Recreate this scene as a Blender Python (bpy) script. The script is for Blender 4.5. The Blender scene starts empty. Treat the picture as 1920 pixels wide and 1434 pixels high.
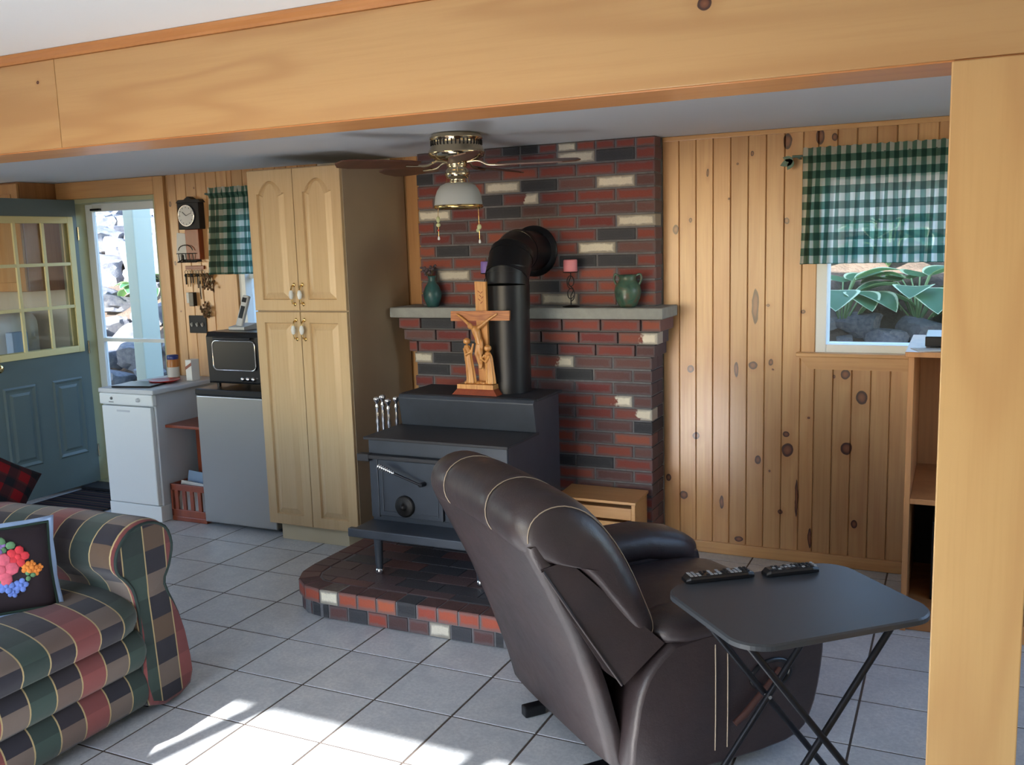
import bpy, bmesh, math, random
from mathutils import Vector, Matrix, noise

S = bpy.context.scene
C = S.collection
PI = math.pi

# ------------------------------------------------------------------ camera
cam_d = bpy.data.cameras.new('camera')
cam_d.sensor_fit = 'HORIZONTAL'
cam_d.sensor_width = 36.0
cam_d.lens = 33.2255
cam_d.clip_start = 0.02
cam = bpy.data.objects.new('camera', cam_d)
C.objects.link(cam)
def camera_matrix(yaw, pitch, roll, loc):
    f = Vector((math.sin(yaw)*math.cos(pitch), math.cos(yaw)*math.cos(pitch), -math.sin(pitch)))
    r = Vector((math.cos(yaw), -math.sin(yaw), 0)); u = r.cross(f)
    c, s = math.cos(roll), math.sin(roll)
    r2, u2 = c*r + s*u, -s*r + c*u
    m = Matrix((r2, u2, -f)).transposed().to_4x4()
    m.translation = loc
    return m
cam.matrix_world = camera_matrix(math.radians(-25.47), math.radians(8.394), math.radians(-1.677), Vector((2.872, -3.047, 1.647)))
S.camera = cam

# ------------------------------------------------------------------ light
world = bpy.data.worlds.new('world'); S.world = world
world.use_nodes = True
wn = world.node_tree.nodes; wl = world.node_tree.links
for n in list(wn): wn.remove(n)
wo = wn.new('ShaderNodeOutputWorld'); bg = wn.new('ShaderNodeBackground'); sky = wn.new('ShaderNodeTexSky')
sky.sky_type = 'NISHITA'; sky.sun_disc = False
sky.sun_elevation = math.radians(35); sky.sun_rotation = math.radians(194); sky.altitude = 200; sky.dust_density = 0.6
bg.inputs['Strength'].default_value = 0.95
hsv = wn.new('ShaderNodeHueSaturation'); hsv.inputs['Saturation'].default_value = 1.05
wl.new(sky.outputs[0], hsv.inputs['Color']); wl.new(hsv.outputs[0], bg.inputs['Color']); wl.new(bg.outputs[0], wo.inputs['Surface'])

SUN_AZ = Vector((0.24, 0.97, 0)).normalized()
SUN_EL = math.radians(27.3)
sun_d = bpy.data.lights.new('sun', 'SUN'); sun_d.energy = 22.0; sun_d.angle = math.radians(0.6)
sun_d.color = (1.0, 0.97, 0.94)
sun = bpy.data.objects.new('sun', sun_d); C.objects.link(sun)
sdir = SUN_AZ*math.cos(SUN_EL) + Vector((0, 0, -math.sin(SUN_EL)))
sun.rotation_euler = sdir.to_track_quat('-Z', 'Y').to_euler()
sun.location = (-2, -8, 6)

def portal(name, loc, rot, sx, sy):
    d = bpy.data.lights.new(name, 'AREA'); d.shape = 'RECTANGLE'; d.size = sx; d.size_y = sy
    d.cycles.is_portal = True
    o = bpy.data.objects.new(name, d); C.objects.link(o); o.location = loc; o.rotation_euler = rot
    return o
portal('sky_portal_patio', (0.15, -4.25, 1.03), (math.radians(90), 0, 0), 2.7, 2.05)
portal('sky_portal_right', (4.15, .7, 1.45), (math.radians(90), 0, math.radians(90)), 1.5, 1.3)
portal('sky_portal_kitchen', (-4.35, -1.4, 1.45), (math.radians(90), 0, math.radians(-90)), 1.8, 1.3)

vs = S.view_settings
vs.view_transform = 'Standard'; vs.look = 'None'; vs.gamma = 1.0; vs.use_curve_mapping = False
vs.exposure = 0.5

# ------------------------------------------------------------------ helpers
def srgb(r, g, b):
    def f(c):
        c /= 255.0
        return c/12.92 if c <= 0.04045 else ((c+0.055)/1.055)**2.4
    return (f(r), f(g), f(b), 1.0)

class MB:
    def __init__(s): s.v = []; s.f = []; s.s = []; s.uv = []
    def add(s, vs_, fs, smooth=False, uvs=None):
        b = len(s.v); s.v += [tuple(x) for x in vs_]
        for i, f in enumerate(fs):
            s.f.append(tuple(b+k for k in f)); s.s.append(smooth)
            s.uv.append(uvs[i] if uvs else None)
        return s
    def box(s, x0, x1, y0, y1, z0, z1):
        v = [(x0,y0,z0),(x1,y0,z0),(x1,y1,z0),(x0,y1,z0),(x0,y0,z1),(x1,y0,z1),(x1,y1,z1),(x0,y1,z1)]
        return s.add(v, [(0,3,2,1),(4,5,6,7),(0,1,5,4),(1,2,6,5),(2,3,7,6),(3,0,4,7)])
    def obox(s, c, sx, sy, sz, m=None):
        m = m or Matrix.Identity(3); c = Vector(c)
        v = [c + m @ Vector((a*sx/2, b*sy/2, d*sz/2)) for d in (-1,1) for a, b in ((-1,-1),(1,-1),(1,1),(-1,1))]
        return s.add(v, [(0,3,2,1),(4,5,6,7),(0,1,5,4),(1,2,6,5),(2,3,7,6),(3,0,4,7)])
    def prism(s, poly, a0, a1, axis='z', smooth=False):
        def P(p, a):
            return {'z': (p[0], p[1], a), 'y': (p[0], a, p[1]), 'x': (a, p[0], p[1])}[axis]
        n = len(poly)
        v = [P(p, a0) for p in poly] + [P(p, a1) for p in poly]
        f = [(i, (i+1) % n, n+(i+1) % n, n+i) for i in range(n)]
        s.add(v, f, smooth)
        s.add(v, [tuple(range(n-1, -1, -1)), tuple(range(n, 2*n))])
        return s
    def lathe(s, prof, c=(0,0,0), n=24, m=None, smooth=True, cap=True):
        c = Vector(c); m = m or Matrix.Identity(3); v = []; f = []
        for r, z in prof:
            for k in range(n):
                a = 2*PI*k/n
                v.append(c + m @ Vector((r*math.cos(a), r*math.sin(a), z)))
        for i in range(len(prof)-1):
            for k in range(n):
                k2 = (k+1) % n
                f.append((i*n+k, i*n+k2, (i+1)*n+k2, (i+1)*n+k))
        s.add(v, f, smooth)
        if cap:
            if prof[0][0] > 1e-5: s.add(v[:n], [tuple(range(n-1, -1, -1))])
            if prof[-1][0] > 1e-5: s.add(v[-n:], [tuple(range(n))])
        return s
    def cyl(s, a, b, r0, r1=None, n=16, smooth=True):
        a = Vector(a); b = Vector(b); d = b-a
        m = d.to_track_quat('Z', 'Y').to_matrix()
        return s.lathe([(r0, 0), (r0 if r1 is None else r1, d.length)], a, n, m, smooth)
    def tube(s, pts, r, n=8, smooth=True, closed=False):
        pts = [Vector(p) for p in pts]; N = len(pts); rs = r if isinstance(r, (list, tuple)) else [r]*N
        v = []; f = []; up = None
        for i, p in enumerate(pts):
            if closed: t = (pts[(i+1) % N]-pts[i-1]).normalized()
            else: t = (pts[min(i+1, N-1)]-pts[max(i-1, 0)]).normalized()
            if up is None:
                up = Vector((0,0,1)) if abs(t.z) < .9 else Vector((1,0,0))
            a = t.cross(up).normalized(); b = a.cross(t).normalized(); up = b
            for k in range(n):
                w = 2*PI*k/n
                v.append(p + rs[i]*(math.cos(w)*a + math.sin(w)*b))
        for i in range(N if closed else N-1):
            j = (i+1) % N
            for k in range(n):
                k2 = (k+1) % n
                f.append((i*n+k, j*n+k, j*n+k2, i*n+k2))
        s.add(v, f, smooth)
        if not closed:
            s.add(v[:n], [tuple(range(n))]); s.add(v[-n:], [tuple(range(n-1, -1, -1))])
        return s
    def loft(s, secs, cap=True, smooth=True, closed=True, capsmooth=False):
        """secs: list of point lists of equal length; uv in metres (u along, v around)"""
        n = len(secs[0]); v = []; f = []; uv = []
        secs = [[Vector(p) for p in q] for q in secs]
        for q in secs: v += q
        us = [0.0]
        for i in range(1, len(secs)):
            us.append(us[-1] + sum((secs[i][k]-secs[i-1][k]).length for k in range(n))/n)
        vmid = secs[len(secs)//2]; vv = [0.0]
        for k in range(n): vv.append(vv[-1] + (vmid[(k+1) % n]-vmid[k]).length)
        for i in range(len(secs)-1):
            for k in range(n if closed else n-1):
                k2 = (k+1) % n
                f.append((i*n+k, i*n+k2, (i+1)*n+k2, (i+1)*n+k))
                uv.append(((us[i], vv[k]), (us[i], vv[k+1]), (us[i+1], vv[k+1]), (us[i+1], vv[k])))
        s.add(v, f, smooth, uv)
        if cap and closed:
            for q, rev in ((secs[0], True), (secs[-1], False)):
                c = sum(q, Vector())/n
                fs = []; uvs = []
                ax = max(range(3), key=lambda a: -(max(p[a] for p in q)-min(p[a] for p in q)))
                i0, i1 = [a for a in range(3) if a != ax]
                W = list(q)+[c]
                for k in range(n):
                    t = (k, (k+1) % n, n)
                    if rev: t = (t[1], t[0], t[2])
                    fs.append(t); uvs.append(tuple((W[a][i0], W[a][i1]) for a in t))
                s.add(W, fs, capsmooth, uvs)
        return s
    def ball(s, c, rx, ry=None, rz=None, n=12, m=None):
        ry = rx if ry is None else ry; rz = rx if rz is None else rz
        c = Vector(c); m = m or Matrix.Identity(3); v = [c + m @ Vector((0,0,-rz))]; f = []; h = max(4, n//2)
        for i in range(1, h):
            t = -PI/2 + PI*i/h
            for k in range(n):
                a = 2*PI*k/n
                v.append(c + m @ Vector((rx*math.cos(t)*math.cos(a), ry*math.cos(t)*math.sin(a), rz*math.sin(t))))
        v.append(c + m @ Vector((0,0,rz)))
        for k in range(n):
            k2 = (k+1) % n
            f.append((0, 1+k2, 1+k)); f.append((len(v)-1, 1+(h-2)*n+k, 1+(h-2)*n+k2))
            for i in range(h-2):
                f.append((1+i*n+k, 1+i*n+k2, 1+(i+1)*n+k2, 1+(i+1)*n+k))
        return s.add(v, f, True)

def ellipse(c, a, b, n=20, e=2.0):
    c = Vector(c); a = Vector(a); b = Vector(b); o = []
    for k in range(n):
        t = 2*PI*k/n; x, y = math.cos(t), math.sin(t)
        o.append(c + a*math.copysign(abs(x)**(2/e), x) + b*math.copysign(abs(y)**(2/e), y))
    return o
def catmull(pts, per=4, closed=True):
    pts = [Vector(p) for p in pts]; n = len(pts); o = []
    for i in range(n if closed else n-1):
        if closed: p0, p1, p2, p3 = pts[i-1], pts[i], pts[(i+1) % n], pts[(i+2) % n]
        else: p0, p1, p2, p3 = pts[max(i-1,0)], pts[i], pts[i+1], pts[min(i+2,n-1)]
        for j in range(per):
            t = j/per
            o.append(0.5*((2*p1) + (p2-p0)*t + (2*p0-5*p1+4*p2-p3)*t*t + (3*p1-p0-3*p2+p3)*t**3))
    if not closed: o.append(pts[-1])
    return o

def world_origin(o):
    v = Vector((0,0,0))
    while o is not None: v += o.location; o = o.parent
    return v
def make_mesh(name, mb, off):
    me = bpy.data.meshes.new(name)
    me.from_pydata([(x-off[0], y-off[1], z-off[2]) for x, y, z in mb.v], [], mb.f)
    me.polygons.foreach_set('use_smooth', mb.s)
    if any(u is not None for u in mb.uv):
        l = me.uv_layers.new(name='UVMap'); k = 0
        flat = []
        for f, u in zip(mb.f, mb.uv):
            for i in range(len(f)):
                flat += list(u[i]) if u else [0.0, 0.0]
        l.data.foreach_set('uv', flat)
    me.update()
    return me
def obj(name, mb, material, parent=None, local=False, bevel=0, seg=2, sub=0, origin=None, solid=0, merge=False):
    """one mesh object; verts are world coords (or parent-local when local=True)"""
    xs = [p[0] for p in mb.v]; ys = [p[1] for p in mb.v]; zs = [p[2] for p in mb.v]
    oc = Vector(origin) if origin else Vector(((min(xs)+max(xs))/2, (min(ys)+max(ys))/2, min(zs)))
    me = make_mesh(name, mb, oc)
    if merge:
        bm = bmesh.new(); bm.from_mesh(me); bmesh.ops.remove_doubles(bm, verts=bm.verts, dist=1e-5)
        bmesh.ops.recalc_face_normals(bm, faces=bm.faces); bm.to_mesh(me); bm.free()
    if material is not None: me.materials.append(material)
    o = bpy.data.objects.new(name, me); C.objects.link(o)
    if parent is not None:
        o.parent = parent
        o.location = oc if local else oc - world_origin(parent)
    else:
        o.location = oc
    if bevel:
        b = o.modifiers.new('bevel', 'BEVEL'); b.width = bevel; b.segments = seg; b.limit_method = 'ANGLE'; b.angle_limit = math.radians(40)
    if sub:
        b = o.modifiers.new('subsurf', 'SUBSURF'); b.levels = sub; b.render_levels = sub
    if solid:
        b = o.modifiers.new('solid', 'SOLIDIFY'); b.thickness = solid; b.offset = 0
    return o
def tag(o, label, cat, group=None):
    o['label'] = label; o['category'] = cat
    if group: o['group'] = group
    return o
def thing(name, label, cat, loc=(0,0,0), rotz=0, group=None):
    o = bpy.data.objects.new(name, None); C.objects.link(o); o.empty_display_size = .05
    o.location = loc; o.rotation_euler = (0, 0, rotz)
    return tag(o, label, cat, group)
def struct(name, mb, m, parent=None, **k):
    o = obj(name, mb, m, parent, **k)
    if parent is None: o['kind'] = 'structure'
    return o
def inst(name, me, parent, loc, rot=None):
    """object sharing mesh data; loc in parent space"""
    o = bpy.data.objects.new(name, me); C.objects.link(o); o.parent = parent; o.location = loc
    if rot: o.rotation_euler = rot
    return o
def copy_tree(o, parent=None):
    c = o.copy(); C.objects.link(c); c.parent = parent
    for ch in o.children: copy_tree(ch, c)
    return c

# ------------------------------------------------------------------ materials
class NT:
    def __init__(s, name):
        s.m = bpy.data.materials.new(name); s.m.use_nodes = True
        s.t = s.m.node_tree; s.b = s.t.nodes['Principled BSDF']; s.out = s.t.nodes['Material Output']
    def n(s, typ, **k):
        o = s.t.nodes.new(typ)
        for a, b in k.items(): setattr(o, a, b)
        return o
    def l(s, a, b): s.t.links.new(a, b)
    def val(s, sock, x):
        if hasattr(x, 'is_linked') or isinstance(x, bpy.types.NodeSocket): s.l(x, sock)
        else: sock.default_value = x
    def math(s, op, a, b=0.0, c=None, clamp=False):
        o = s.n('ShaderNodeMath', operation=op); o.use_clamp = clamp
        s.val(o.inputs[0], a); s.val(o.inputs[1], b)
        if c is not None: s.val(o.inputs[2], c)
        return o.outputs[0]
    def mix(s, f, a, b, blend='MIX'):
        o = s.n('ShaderNodeMix', data_type='RGBA', blend_type=blend)
        s.val(o.inputs[0], f); s.val(o.inputs[6], a); s.val(o.inputs[7], b)
        return o.outputs[2]
    def ramp(s, f, stops, const=False):
        o = s.n('ShaderNodeValToRGB'); cr = o.color_ramp
        if const: cr.interpolation = 'CONSTANT'
        while len(cr.elements) < len(stops): cr.elements.new(1.0)
        for e, (p, c) in zip(cr.elements, stops): e.position = p; e.color = c
        s.l(f, o.inputs[0]); return o.outputs[0]
    def coord(s, which='Object'):
        return s.n('ShaderNodeTexCoord').outputs[which]
    def mapping(s, vec, scale=(1,1,1), loc=(0,0,0)):
        o = s.n('ShaderNodeMapping'); s.l(vec, o.inputs[0]); o.inputs['Scale'].default_value = scale; o.inputs['Location'].default_value = loc
        return o.outputs[0]
    def noise(s, vec, scale, detail=3, rough=.55, dist=0):
        o = s.n('ShaderNodeTexNoise'); s.l(vec, o.inputs['Vector'])
        o.inputs['Scale'].default_value = scale; o.inputs['Detail'].default_value = detail
        o.inputs['Roughness'].default_value = rough; o.inputs['Distortion'].default_value = dist
        return o.outputs['Fac']
    def bump(s, h, strength=.3, dist=.002):
        o = s.n('ShaderNodeBump'); s.l(h, o.inputs['Height']); o.inputs['Strength'].default_value = strength; o.inputs['Distance'].default_value = dist
        s.l(o.outputs[0], s.b.inputs['Normal'])
    def rnd(s): return s.n('ShaderNodeObjectInfo').outputs['Random']
    def set(s, **k):
        for a, b in k.items(): s.val(s.b.inputs[{'color':'Base Color','rough':'Roughness','metal':'Metallic','spec':'Specular IOR Level','alpha':'Alpha','coat':'Coat Weight','trans':'Transmission Weight','sheen':'Sheen Weight','ior':'IOR'}[a]], b)
        return s

def plain(name, col, rough=.5, metal=0.0, spec=.5, var=0.0, vscale=20.0, bump=0.0, bscale=200.0, bdist=.001, coat=0.0):
    t = NT(name); co = t.coord()
    if var:
        f = t.noise(co, vscale, 4)
        d = tuple(c*(1-var) for c in col[:3])+(1,); l = tuple(min(1, c*(1+var)) for c in col[:3])+(1,)
        t.set(color=t.ramp(f, [(.3, d), (.7, l)]))
    else: t.set(color=col)
    t.set(rough=rough, metal=metal, spec=spec, coat=coat)
    if bump: t.bump(t.noise(co, bscale, 3), bump, bdist)
    return t.m

def wood(name, c1, c2, c3, axis='z', rough=.4, coat=.15, rings=9.0, fig=.45, vary=.18, knots=None, size=1.0):
    """c1 pale ground, c2 darker figure, c3 fibre streak"""
    t = NT(name); co = t.coord(); rn = t.rnd()
    off = t.n('ShaderNodeCombineXYZ'); 
    t.val(off.inputs[0], t.math('MULTIPLY', rn, 37.0)); t.val(off.inputs[1], t.math('MULTIPLY', rn, 53.0)); t.val(off.inputs[2], t.math('MULTIPLY', rn, 71.0))
    ad = t.n('ShaderNodeVectorMath', operation='ADD'); t.l(co, ad.inputs[0]); t.l(off.outputs[0], ad.inputs[1])
    s = {'x': (.35, 3, 3), 'y': (3, .35, 3), 'z': (3, 3, .35)}[axis]
    s2 = {'x': (3, 90, 90), 'y': (90, 3, 90), 'z': (90, 90, 3)}[axis]
    n1 = t.noise(t.mapping(ad.outputs[0], tuple(k*size for k in s)), 1.6, 2, .5, .3)
    fr = t.math('SINE', t.math('MULTIPLY', n1, rings*2*PI))
    fr = t.math('POWER', t.math('MULTIPLY_ADD', fr, .5, .5), 2.2)
    big = t.noise(t.mapping(ad.outputs[0], tuple(k*.7*size for k in s)), 1.1, 2)
    fib = t.noise(t.mapping(ad.outputs[0], s2), 1.0, 3)
    col = t.mix(t.math('MULTIPLY', fr, fig), c1, c2)
    col = t.mix(t.math('MULTIPLY', t.ramp(big, [(.45, (0,0,0,1)), (.7, (1,1,1,1))]), .35), col, c2)
    col = t.mix(t.math('MULTIPLY', t.ramp(fib, [(.45, (0,0,0,1)), (.75, (1,1,1,1))]), .35), col, c3)
    hs = t.n('ShaderNodeHueSaturation'); t.l(col, hs.inputs['Color'])
    t.val(hs.inputs['Value'], t.math('MULTIPLY_ADD', rn, vary*2, 1-vary))
    col = hs.outputs[0]
    if knots:
        pos = t.n('ShaderNodeNewGeometry').outputs['Position']
        nz = t.n('ShaderNodeTexNoise'); t.l(pos, nz.inputs['Vector']); nz.inputs['Scale'].default_value = 18.0
        ps = t.n('ShaderNodeVectorMath', operation='MULTIPLY_ADD'); t.l(nz.outputs['Color'], ps.inputs[0]); ps.inputs[1].default_value = (.012,.012,.012); t.l(pos, ps.inputs[2])
        d = None
        for kx, kz, rx, rz in knots:
            a = t.n('ShaderNodeVectorMath', operation='SUBTRACT'); t.l(ps.outputs[0], a.inputs[0]); a.inputs[1].default_value = (kx+.006, 0, kz+.006)
            b = t.n('ShaderNodeVectorMath', operation='MULTIPLY'); t.l(a.outputs[0], b.inputs[0]); b.inputs[1].default_value = (1/rx, 0, 1/rz)
            c = t.n('ShaderNodeVectorMath', operation='LENGTH'); t.l(b.outputs[0], c.inputs[0])
            d = c.outputs['Value'] if d is None else t.math('MINIMUM', d, c.outputs['Value'])
        halo = t.ramp(t.math('MULTIPLY', d, .25), [(.25, (1,1,1,1)), (.75, (0,0,0,1))])
        col = t.mix(t.math('MULTIPLY', halo, .45), col, c2)
        core = t.ramp(d, [(0.0, srgb(134, 84, 54)), (.5, srgb(112, 62, 38)), (.7, srgb(70, 34, 22)), (.95, srgb(62, 30, 20))])
        col = t.mix(t.ramp(d, [(.92, (1,1,1,1)), (1.0, (0,0,0,1))]), col, core)
    t.set(color=col, rough=rough, coat=coat); t.b.inputs['Coat Roughness'].default_value = .25
    t.bump(fib, .08, .001)
    return t.m
KNOTS = [(1.545,1.689,.0156,.0261),(1.624,1.735,.0087,.013),(1.818,1.833,.0052,.007),(1.858,1.998,.0061,.0061),(1.93,2.045,.0087,.0122),(2.097,2.09,.0217,.0391),(2.246,2.104,.0191,.0391),(2.314,2.095,.0139,.0191),(2.098,1.714,.0122,.0156),(2.014,1.304,.0087,.0078),(2.183,1.272,.0122,.0104),(1.71,1.965,.006,.02),(1.95,1.3,.017,.09),(1.622,.975,.0184,.0221),(1.941,1.004,.0221,.0202),(1.859,.978,.0118,.0414),(2.029,1.021,.012,.0166),(2.039,.985,.0055,.0046),(2.384,.971,.0239,.0239),(2.332,.96,.0064,.0092),(2.461,.861,.0276,.035),(1.65,.625,.0184,.0202),(2.107,.66,.0166,.0147),(2.116,.579,.0304,.035),(2.217,.748,.0064,.0055),(2.396,.604,.0276,.0331),(1.971,.517,.0166,.0239),(2.028,.465,.0055,.0064),(1.502,.388,.0147,.0202),(1.583,.299,.0221,.023),(2.083,.254,.0129,.0129),(1.786,.279,.0117,.0368),(2.163,.334,.0072,.1012),(2.23,.134,.009,.0552),(2.439,.225,.0147,.0221),(1.876,.09,.023,.0147),(-1.866,1.965,.0116,.0181),(-1.862,1.577,.0101,.0145),(-1.651,2.059,.0043,.0058),(-1.846,1.257,.0058,.0058)]
M = {}
M['pine'] = wood('knotty_pine', srgb(204,159,108), srgb(178,124,76), srgb(166,112,66), 'z', .32, .35, 5.0, .4, .12, KNOTS)
M['pine_trim'] = wood('pine_trim', srgb(208,160,104), srgb(184,130,78), srgb(176,122,72), 'x', .35, .3, 5.0, .35, .05)
M['pine_trim_v'] = wood('pine_trim_upright', srgb(202,154,98), srgb(178,124,72), srgb(168,114,66), 'z', .35, .3, 5.0, .35, .05)
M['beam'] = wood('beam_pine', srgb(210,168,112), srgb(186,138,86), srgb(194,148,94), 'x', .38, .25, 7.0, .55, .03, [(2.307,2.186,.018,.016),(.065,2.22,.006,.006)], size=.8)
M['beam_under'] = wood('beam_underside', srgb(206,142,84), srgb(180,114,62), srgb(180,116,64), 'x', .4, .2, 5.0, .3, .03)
M['post'] = wood('post_pine', srgb(214,172,114), srgb(194,146,92), srgb(200,154,98), 'z', .38, .25, 5.0, .45, .03)
M['maple'] = wood('maple_cabinet', srgb(204,176,134), srgb(188,156,112), srgb(180,146,104), 'z', .38, .25, 3.0, .25, .04)
M['maple_side'] = plain('cabinet_side_laminate', srgb(166,146,120), .45, var=.05, vscale=3)
M['toe'] = plain('pale_toe_kick', srgb(206,192,160), .6)
M['oak'] = wood('hutch_oak', srgb(190,134,84), srgb(158,104,60), srgb(150,98,58), 'z', .4, .2, 6.0, .4, .04)
M['cherry'] = wood('cherry_stain', srgb(142,66,36), srgb(112,46,26), srgb(104,42,24), 'z', .4, .2, 5.0, .35, .03)
M['ceiling'] = plain('ceiling_paint', srgb(226,229,232), .85, spec=.2)
M['ceiling_front'] = plain('ceiling_paint_front', srgb(238,238,236), .85, spec=.2)
M['paint'] = plain('wall_paint', srgb(226,220,206), .8, spec=.2)
M['grout'] = plain('grey_grout', srgb(84,74,68), .9, var=.1)
M['white_vinyl'] = plain('white_vinyl', srgb(232,236,236), .4)
M['sage'] = plain('sage_trim_paint', srgb(176,176,140), .5)
M['jamb'] = plain('cream_jamb_paint', srgb(214,212,196), .5)
M['door_green'] = plain('grey_green_door_paint', srgb(96,110,108), .42, var=.03, vscale=6)
M['door_lite'] = plain('yellowed_lite_frame', srgb(222,208,150), .5)
M['brass'] = plain('polished_brass', srgb(222,190,128), .12, 1.0)
M['antique'] = plain('antique_brass', srgb(200,186,158), .1, 1.0)
M['chrome'] = plain('chrome', srgb(225,225,228), .08, 1.0)
M['black'] = plain('black_plastic', srgb(20,21,25), .3)
M['black_matte'] = plain('matte_black', srgb(24,25,30), .6)
M['dark_metal'] = plain('black_tube_metal', srgb(34,36,42), .35, .6)
M['iron'] = plain('wrought_iron', srgb(28,26,26), .5, .5)
M['stove'] = plain('stove_black_paint', srgb(60,66,76), .42, .25, var=.12, vscale=8, bump=.15, bscale=300)
M['stove_top'] = plain('stove_top_paint', srgb(44,44,49), .62, .15, var=.15, vscale=6, bump=.2, bscale=250)
M['pipe'] = plain('stove_pipe_black', srgb(20,21,27), .38, .25, var=.15, vscale=5)
M['mantel'] = plain('mantel_bluestone', srgb(150,152,148), .8, var=.12, vscale=14, bump=.5, bscale=60, bdist=.004)
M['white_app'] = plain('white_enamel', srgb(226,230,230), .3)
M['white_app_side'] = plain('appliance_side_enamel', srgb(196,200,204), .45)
M['grey_mark'] = plain('grey_print', srgb(120,124,126), .5)
M['paper'] = plain('white_paper', srgb(226,226,222), .8)
M['blue_print'] = plain('blue_print', srgb(70,120,190), .6)

def tile_mat():
    t = NT('floor_tile'); co = t.coord(); rn = t.rnd()
    ad = t.n('ShaderNodeVectorMath', operation='ADD'); t.l(co, ad.inputs[0])
    cb = t.n('ShaderNodeCombineXYZ'); t.val(cb.inputs[0], t.math('MULTIPLY', rn, 60)); t.val(cb.inputs[1], t.math('MULTIPLY', rn, 37)); t.l(cb.outputs[0], ad.inputs[1])
    f = t.noise(ad.outputs[0], 9, 5, .65, .6); g = t.noise(ad.outputs[0], 70, 4, .7)
    col = t.ramp(f, [(.25, srgb(184,191,198)), (.5, srgb(204,209,213)), (.75, srgb(218,221,222))])
    col = t.mix(t.ramp(g, [(.42, (.5,.5,.5,1)), (.6, (0,0,0,1))]), col, srgb(172,178,186))
    hs = t.n('ShaderNodeHueSaturation'); t.l(col, hs.inputs['Color']); t.val(hs.inputs['Value'], t.math('MULTIPLY_ADD', rn, .06, .97))
    t.set(color=hs.outputs[0], rough=t.math('MULTIPLY_ADD', g, .2, .28), spec=.45)
    t.bump(g, .12, .001)
    return t.m
M['tile'] = tile_mat()

def brick_mat(name, face, edge, border=.62, rough=.75, patch=None, thr=.52, worn=None):
    """face colour in the middle, mortar-smeared grey edge, optional paint patch"""
    t = NT(name); g = t.coord('Generated'); co = t.coord(); rn = t.rnd()
    sp = t.n('ShaderNodeSeparateXYZ'); t.l(g, sp.inputs[0])
    ax = t.math('ABSOLUTE', t.math('SUBTRACT', sp.outputs[0], .5)); az = t.math('ABSOLUTE', t.math('SUBTRACT', sp.outputs[2], .5))
    ad = t.n('ShaderNodeVectorMath', operation='ADD'); t.l(co, ad.inputs[0])
    cb = t.n('ShaderNodeCombineXYZ'); t.val(cb.inputs[0], t.math('MULTIPLY', rn, 41)); t.val(cb.inputs[2], t.math('MULTIPLY', rn, 23)); t.l(cb.outputs[0], ad.inputs[1])
    n1 = t.noise(ad.outputs[0], 28, 4, .6); n2 = t.noise(ad.outputs[0], 160, 3, .6)
    ex = t.math('MULTIPLY', t.math('SUBTRACT', .5, ax), 1/.10); ez = t.math('MULTIPLY', t.math('SUBTRACT', .5, az), 1/.30)
    e = t.math('ADD', t.math('MINIMUM', ex, ez), t.math('MULTIPLY_ADD', n1, 1.2, -.6))
    m = t.ramp(e, [(.4, (1,1,1,1)), (.9, (0,0,0,1))])
    hs = t.n('ShaderNodeHueSaturation'); hs.inputs['Color'].default_value = face
    t.val(hs.inputs['Value'], t.math('MULTIPLY_ADD', rn, .5, .72)); t.val(hs.inputs['Hue'], t.math('MULTIPLY_ADD', rn, .016, .493))
    col = t.mix(t.math('MULTIPLY', n2, .35), hs.outputs[0], edge)
    if patch:
        gx = t.math('ADD', sp.outputs[0], t.math('MULTIPLY_ADD', n1, .7, -.35))
        col = t.mix(t.ramp(gx, [(thr, (0,0,0,1)), (thr+.08, (1,1,1,1))]), col, patch)
    col = t.mix(t.math('MULTIPLY', m, border), col, edge)
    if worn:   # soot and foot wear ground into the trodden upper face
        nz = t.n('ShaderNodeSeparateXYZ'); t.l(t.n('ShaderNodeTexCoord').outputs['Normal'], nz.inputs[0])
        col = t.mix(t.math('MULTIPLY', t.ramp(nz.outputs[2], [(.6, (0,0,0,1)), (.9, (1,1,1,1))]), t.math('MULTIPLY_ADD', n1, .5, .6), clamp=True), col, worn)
    t.set(color=col, rough=rough, spec=.35); t.bump(n2, .5, .003)
    return t.m
EDGE = srgb(104,98,100)
M['br_red'] = brick_mat('red_brick', srgb(138,58,48), EDGE)
M['br_rust'] = brick_mat('rust_brick', srgb(152,72,56), EDGE)
M['br_brown'] = brick_mat('brown_brick', srgb(104,66,64), EDGE)
M['br_dark'] = brick_mat('charcoal_brick', srgb(58,60,66), srgb(78,78,82), .4)
M['br_cream'] = brick_mat('cream_brick', srgb(240,234,216), srgb(130,122,114), .75)
M['br_half'] = brick_mat('part_cream_brick', srgb(136,66,56), EDGE, .5, patch=srgb(232,224,206), thr=.55)
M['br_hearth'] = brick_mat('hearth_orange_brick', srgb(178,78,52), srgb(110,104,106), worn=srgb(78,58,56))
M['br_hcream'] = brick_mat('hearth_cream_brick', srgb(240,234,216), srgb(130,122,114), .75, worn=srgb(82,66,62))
M['br_top'] = brick_mat('hearth_top_brick', srgb(92,64,62), srgb(82,80,84), .35, .5)
M['br_top2'] = brick_mat('hearth_top_charcoal', srgb(60,58,62), srgb(76,76,80), .35, .5)
M['br_top3'] = brick_mat('hearth_top_red', srgb(112,60,52), srgb(84,80,82), .35, .5)
M['mortar'] = plain('grey_mortar', srgb(112,112,116), .95, var=.15, vscale=30, bump=.5, bscale=150, bdist=.003)

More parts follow.
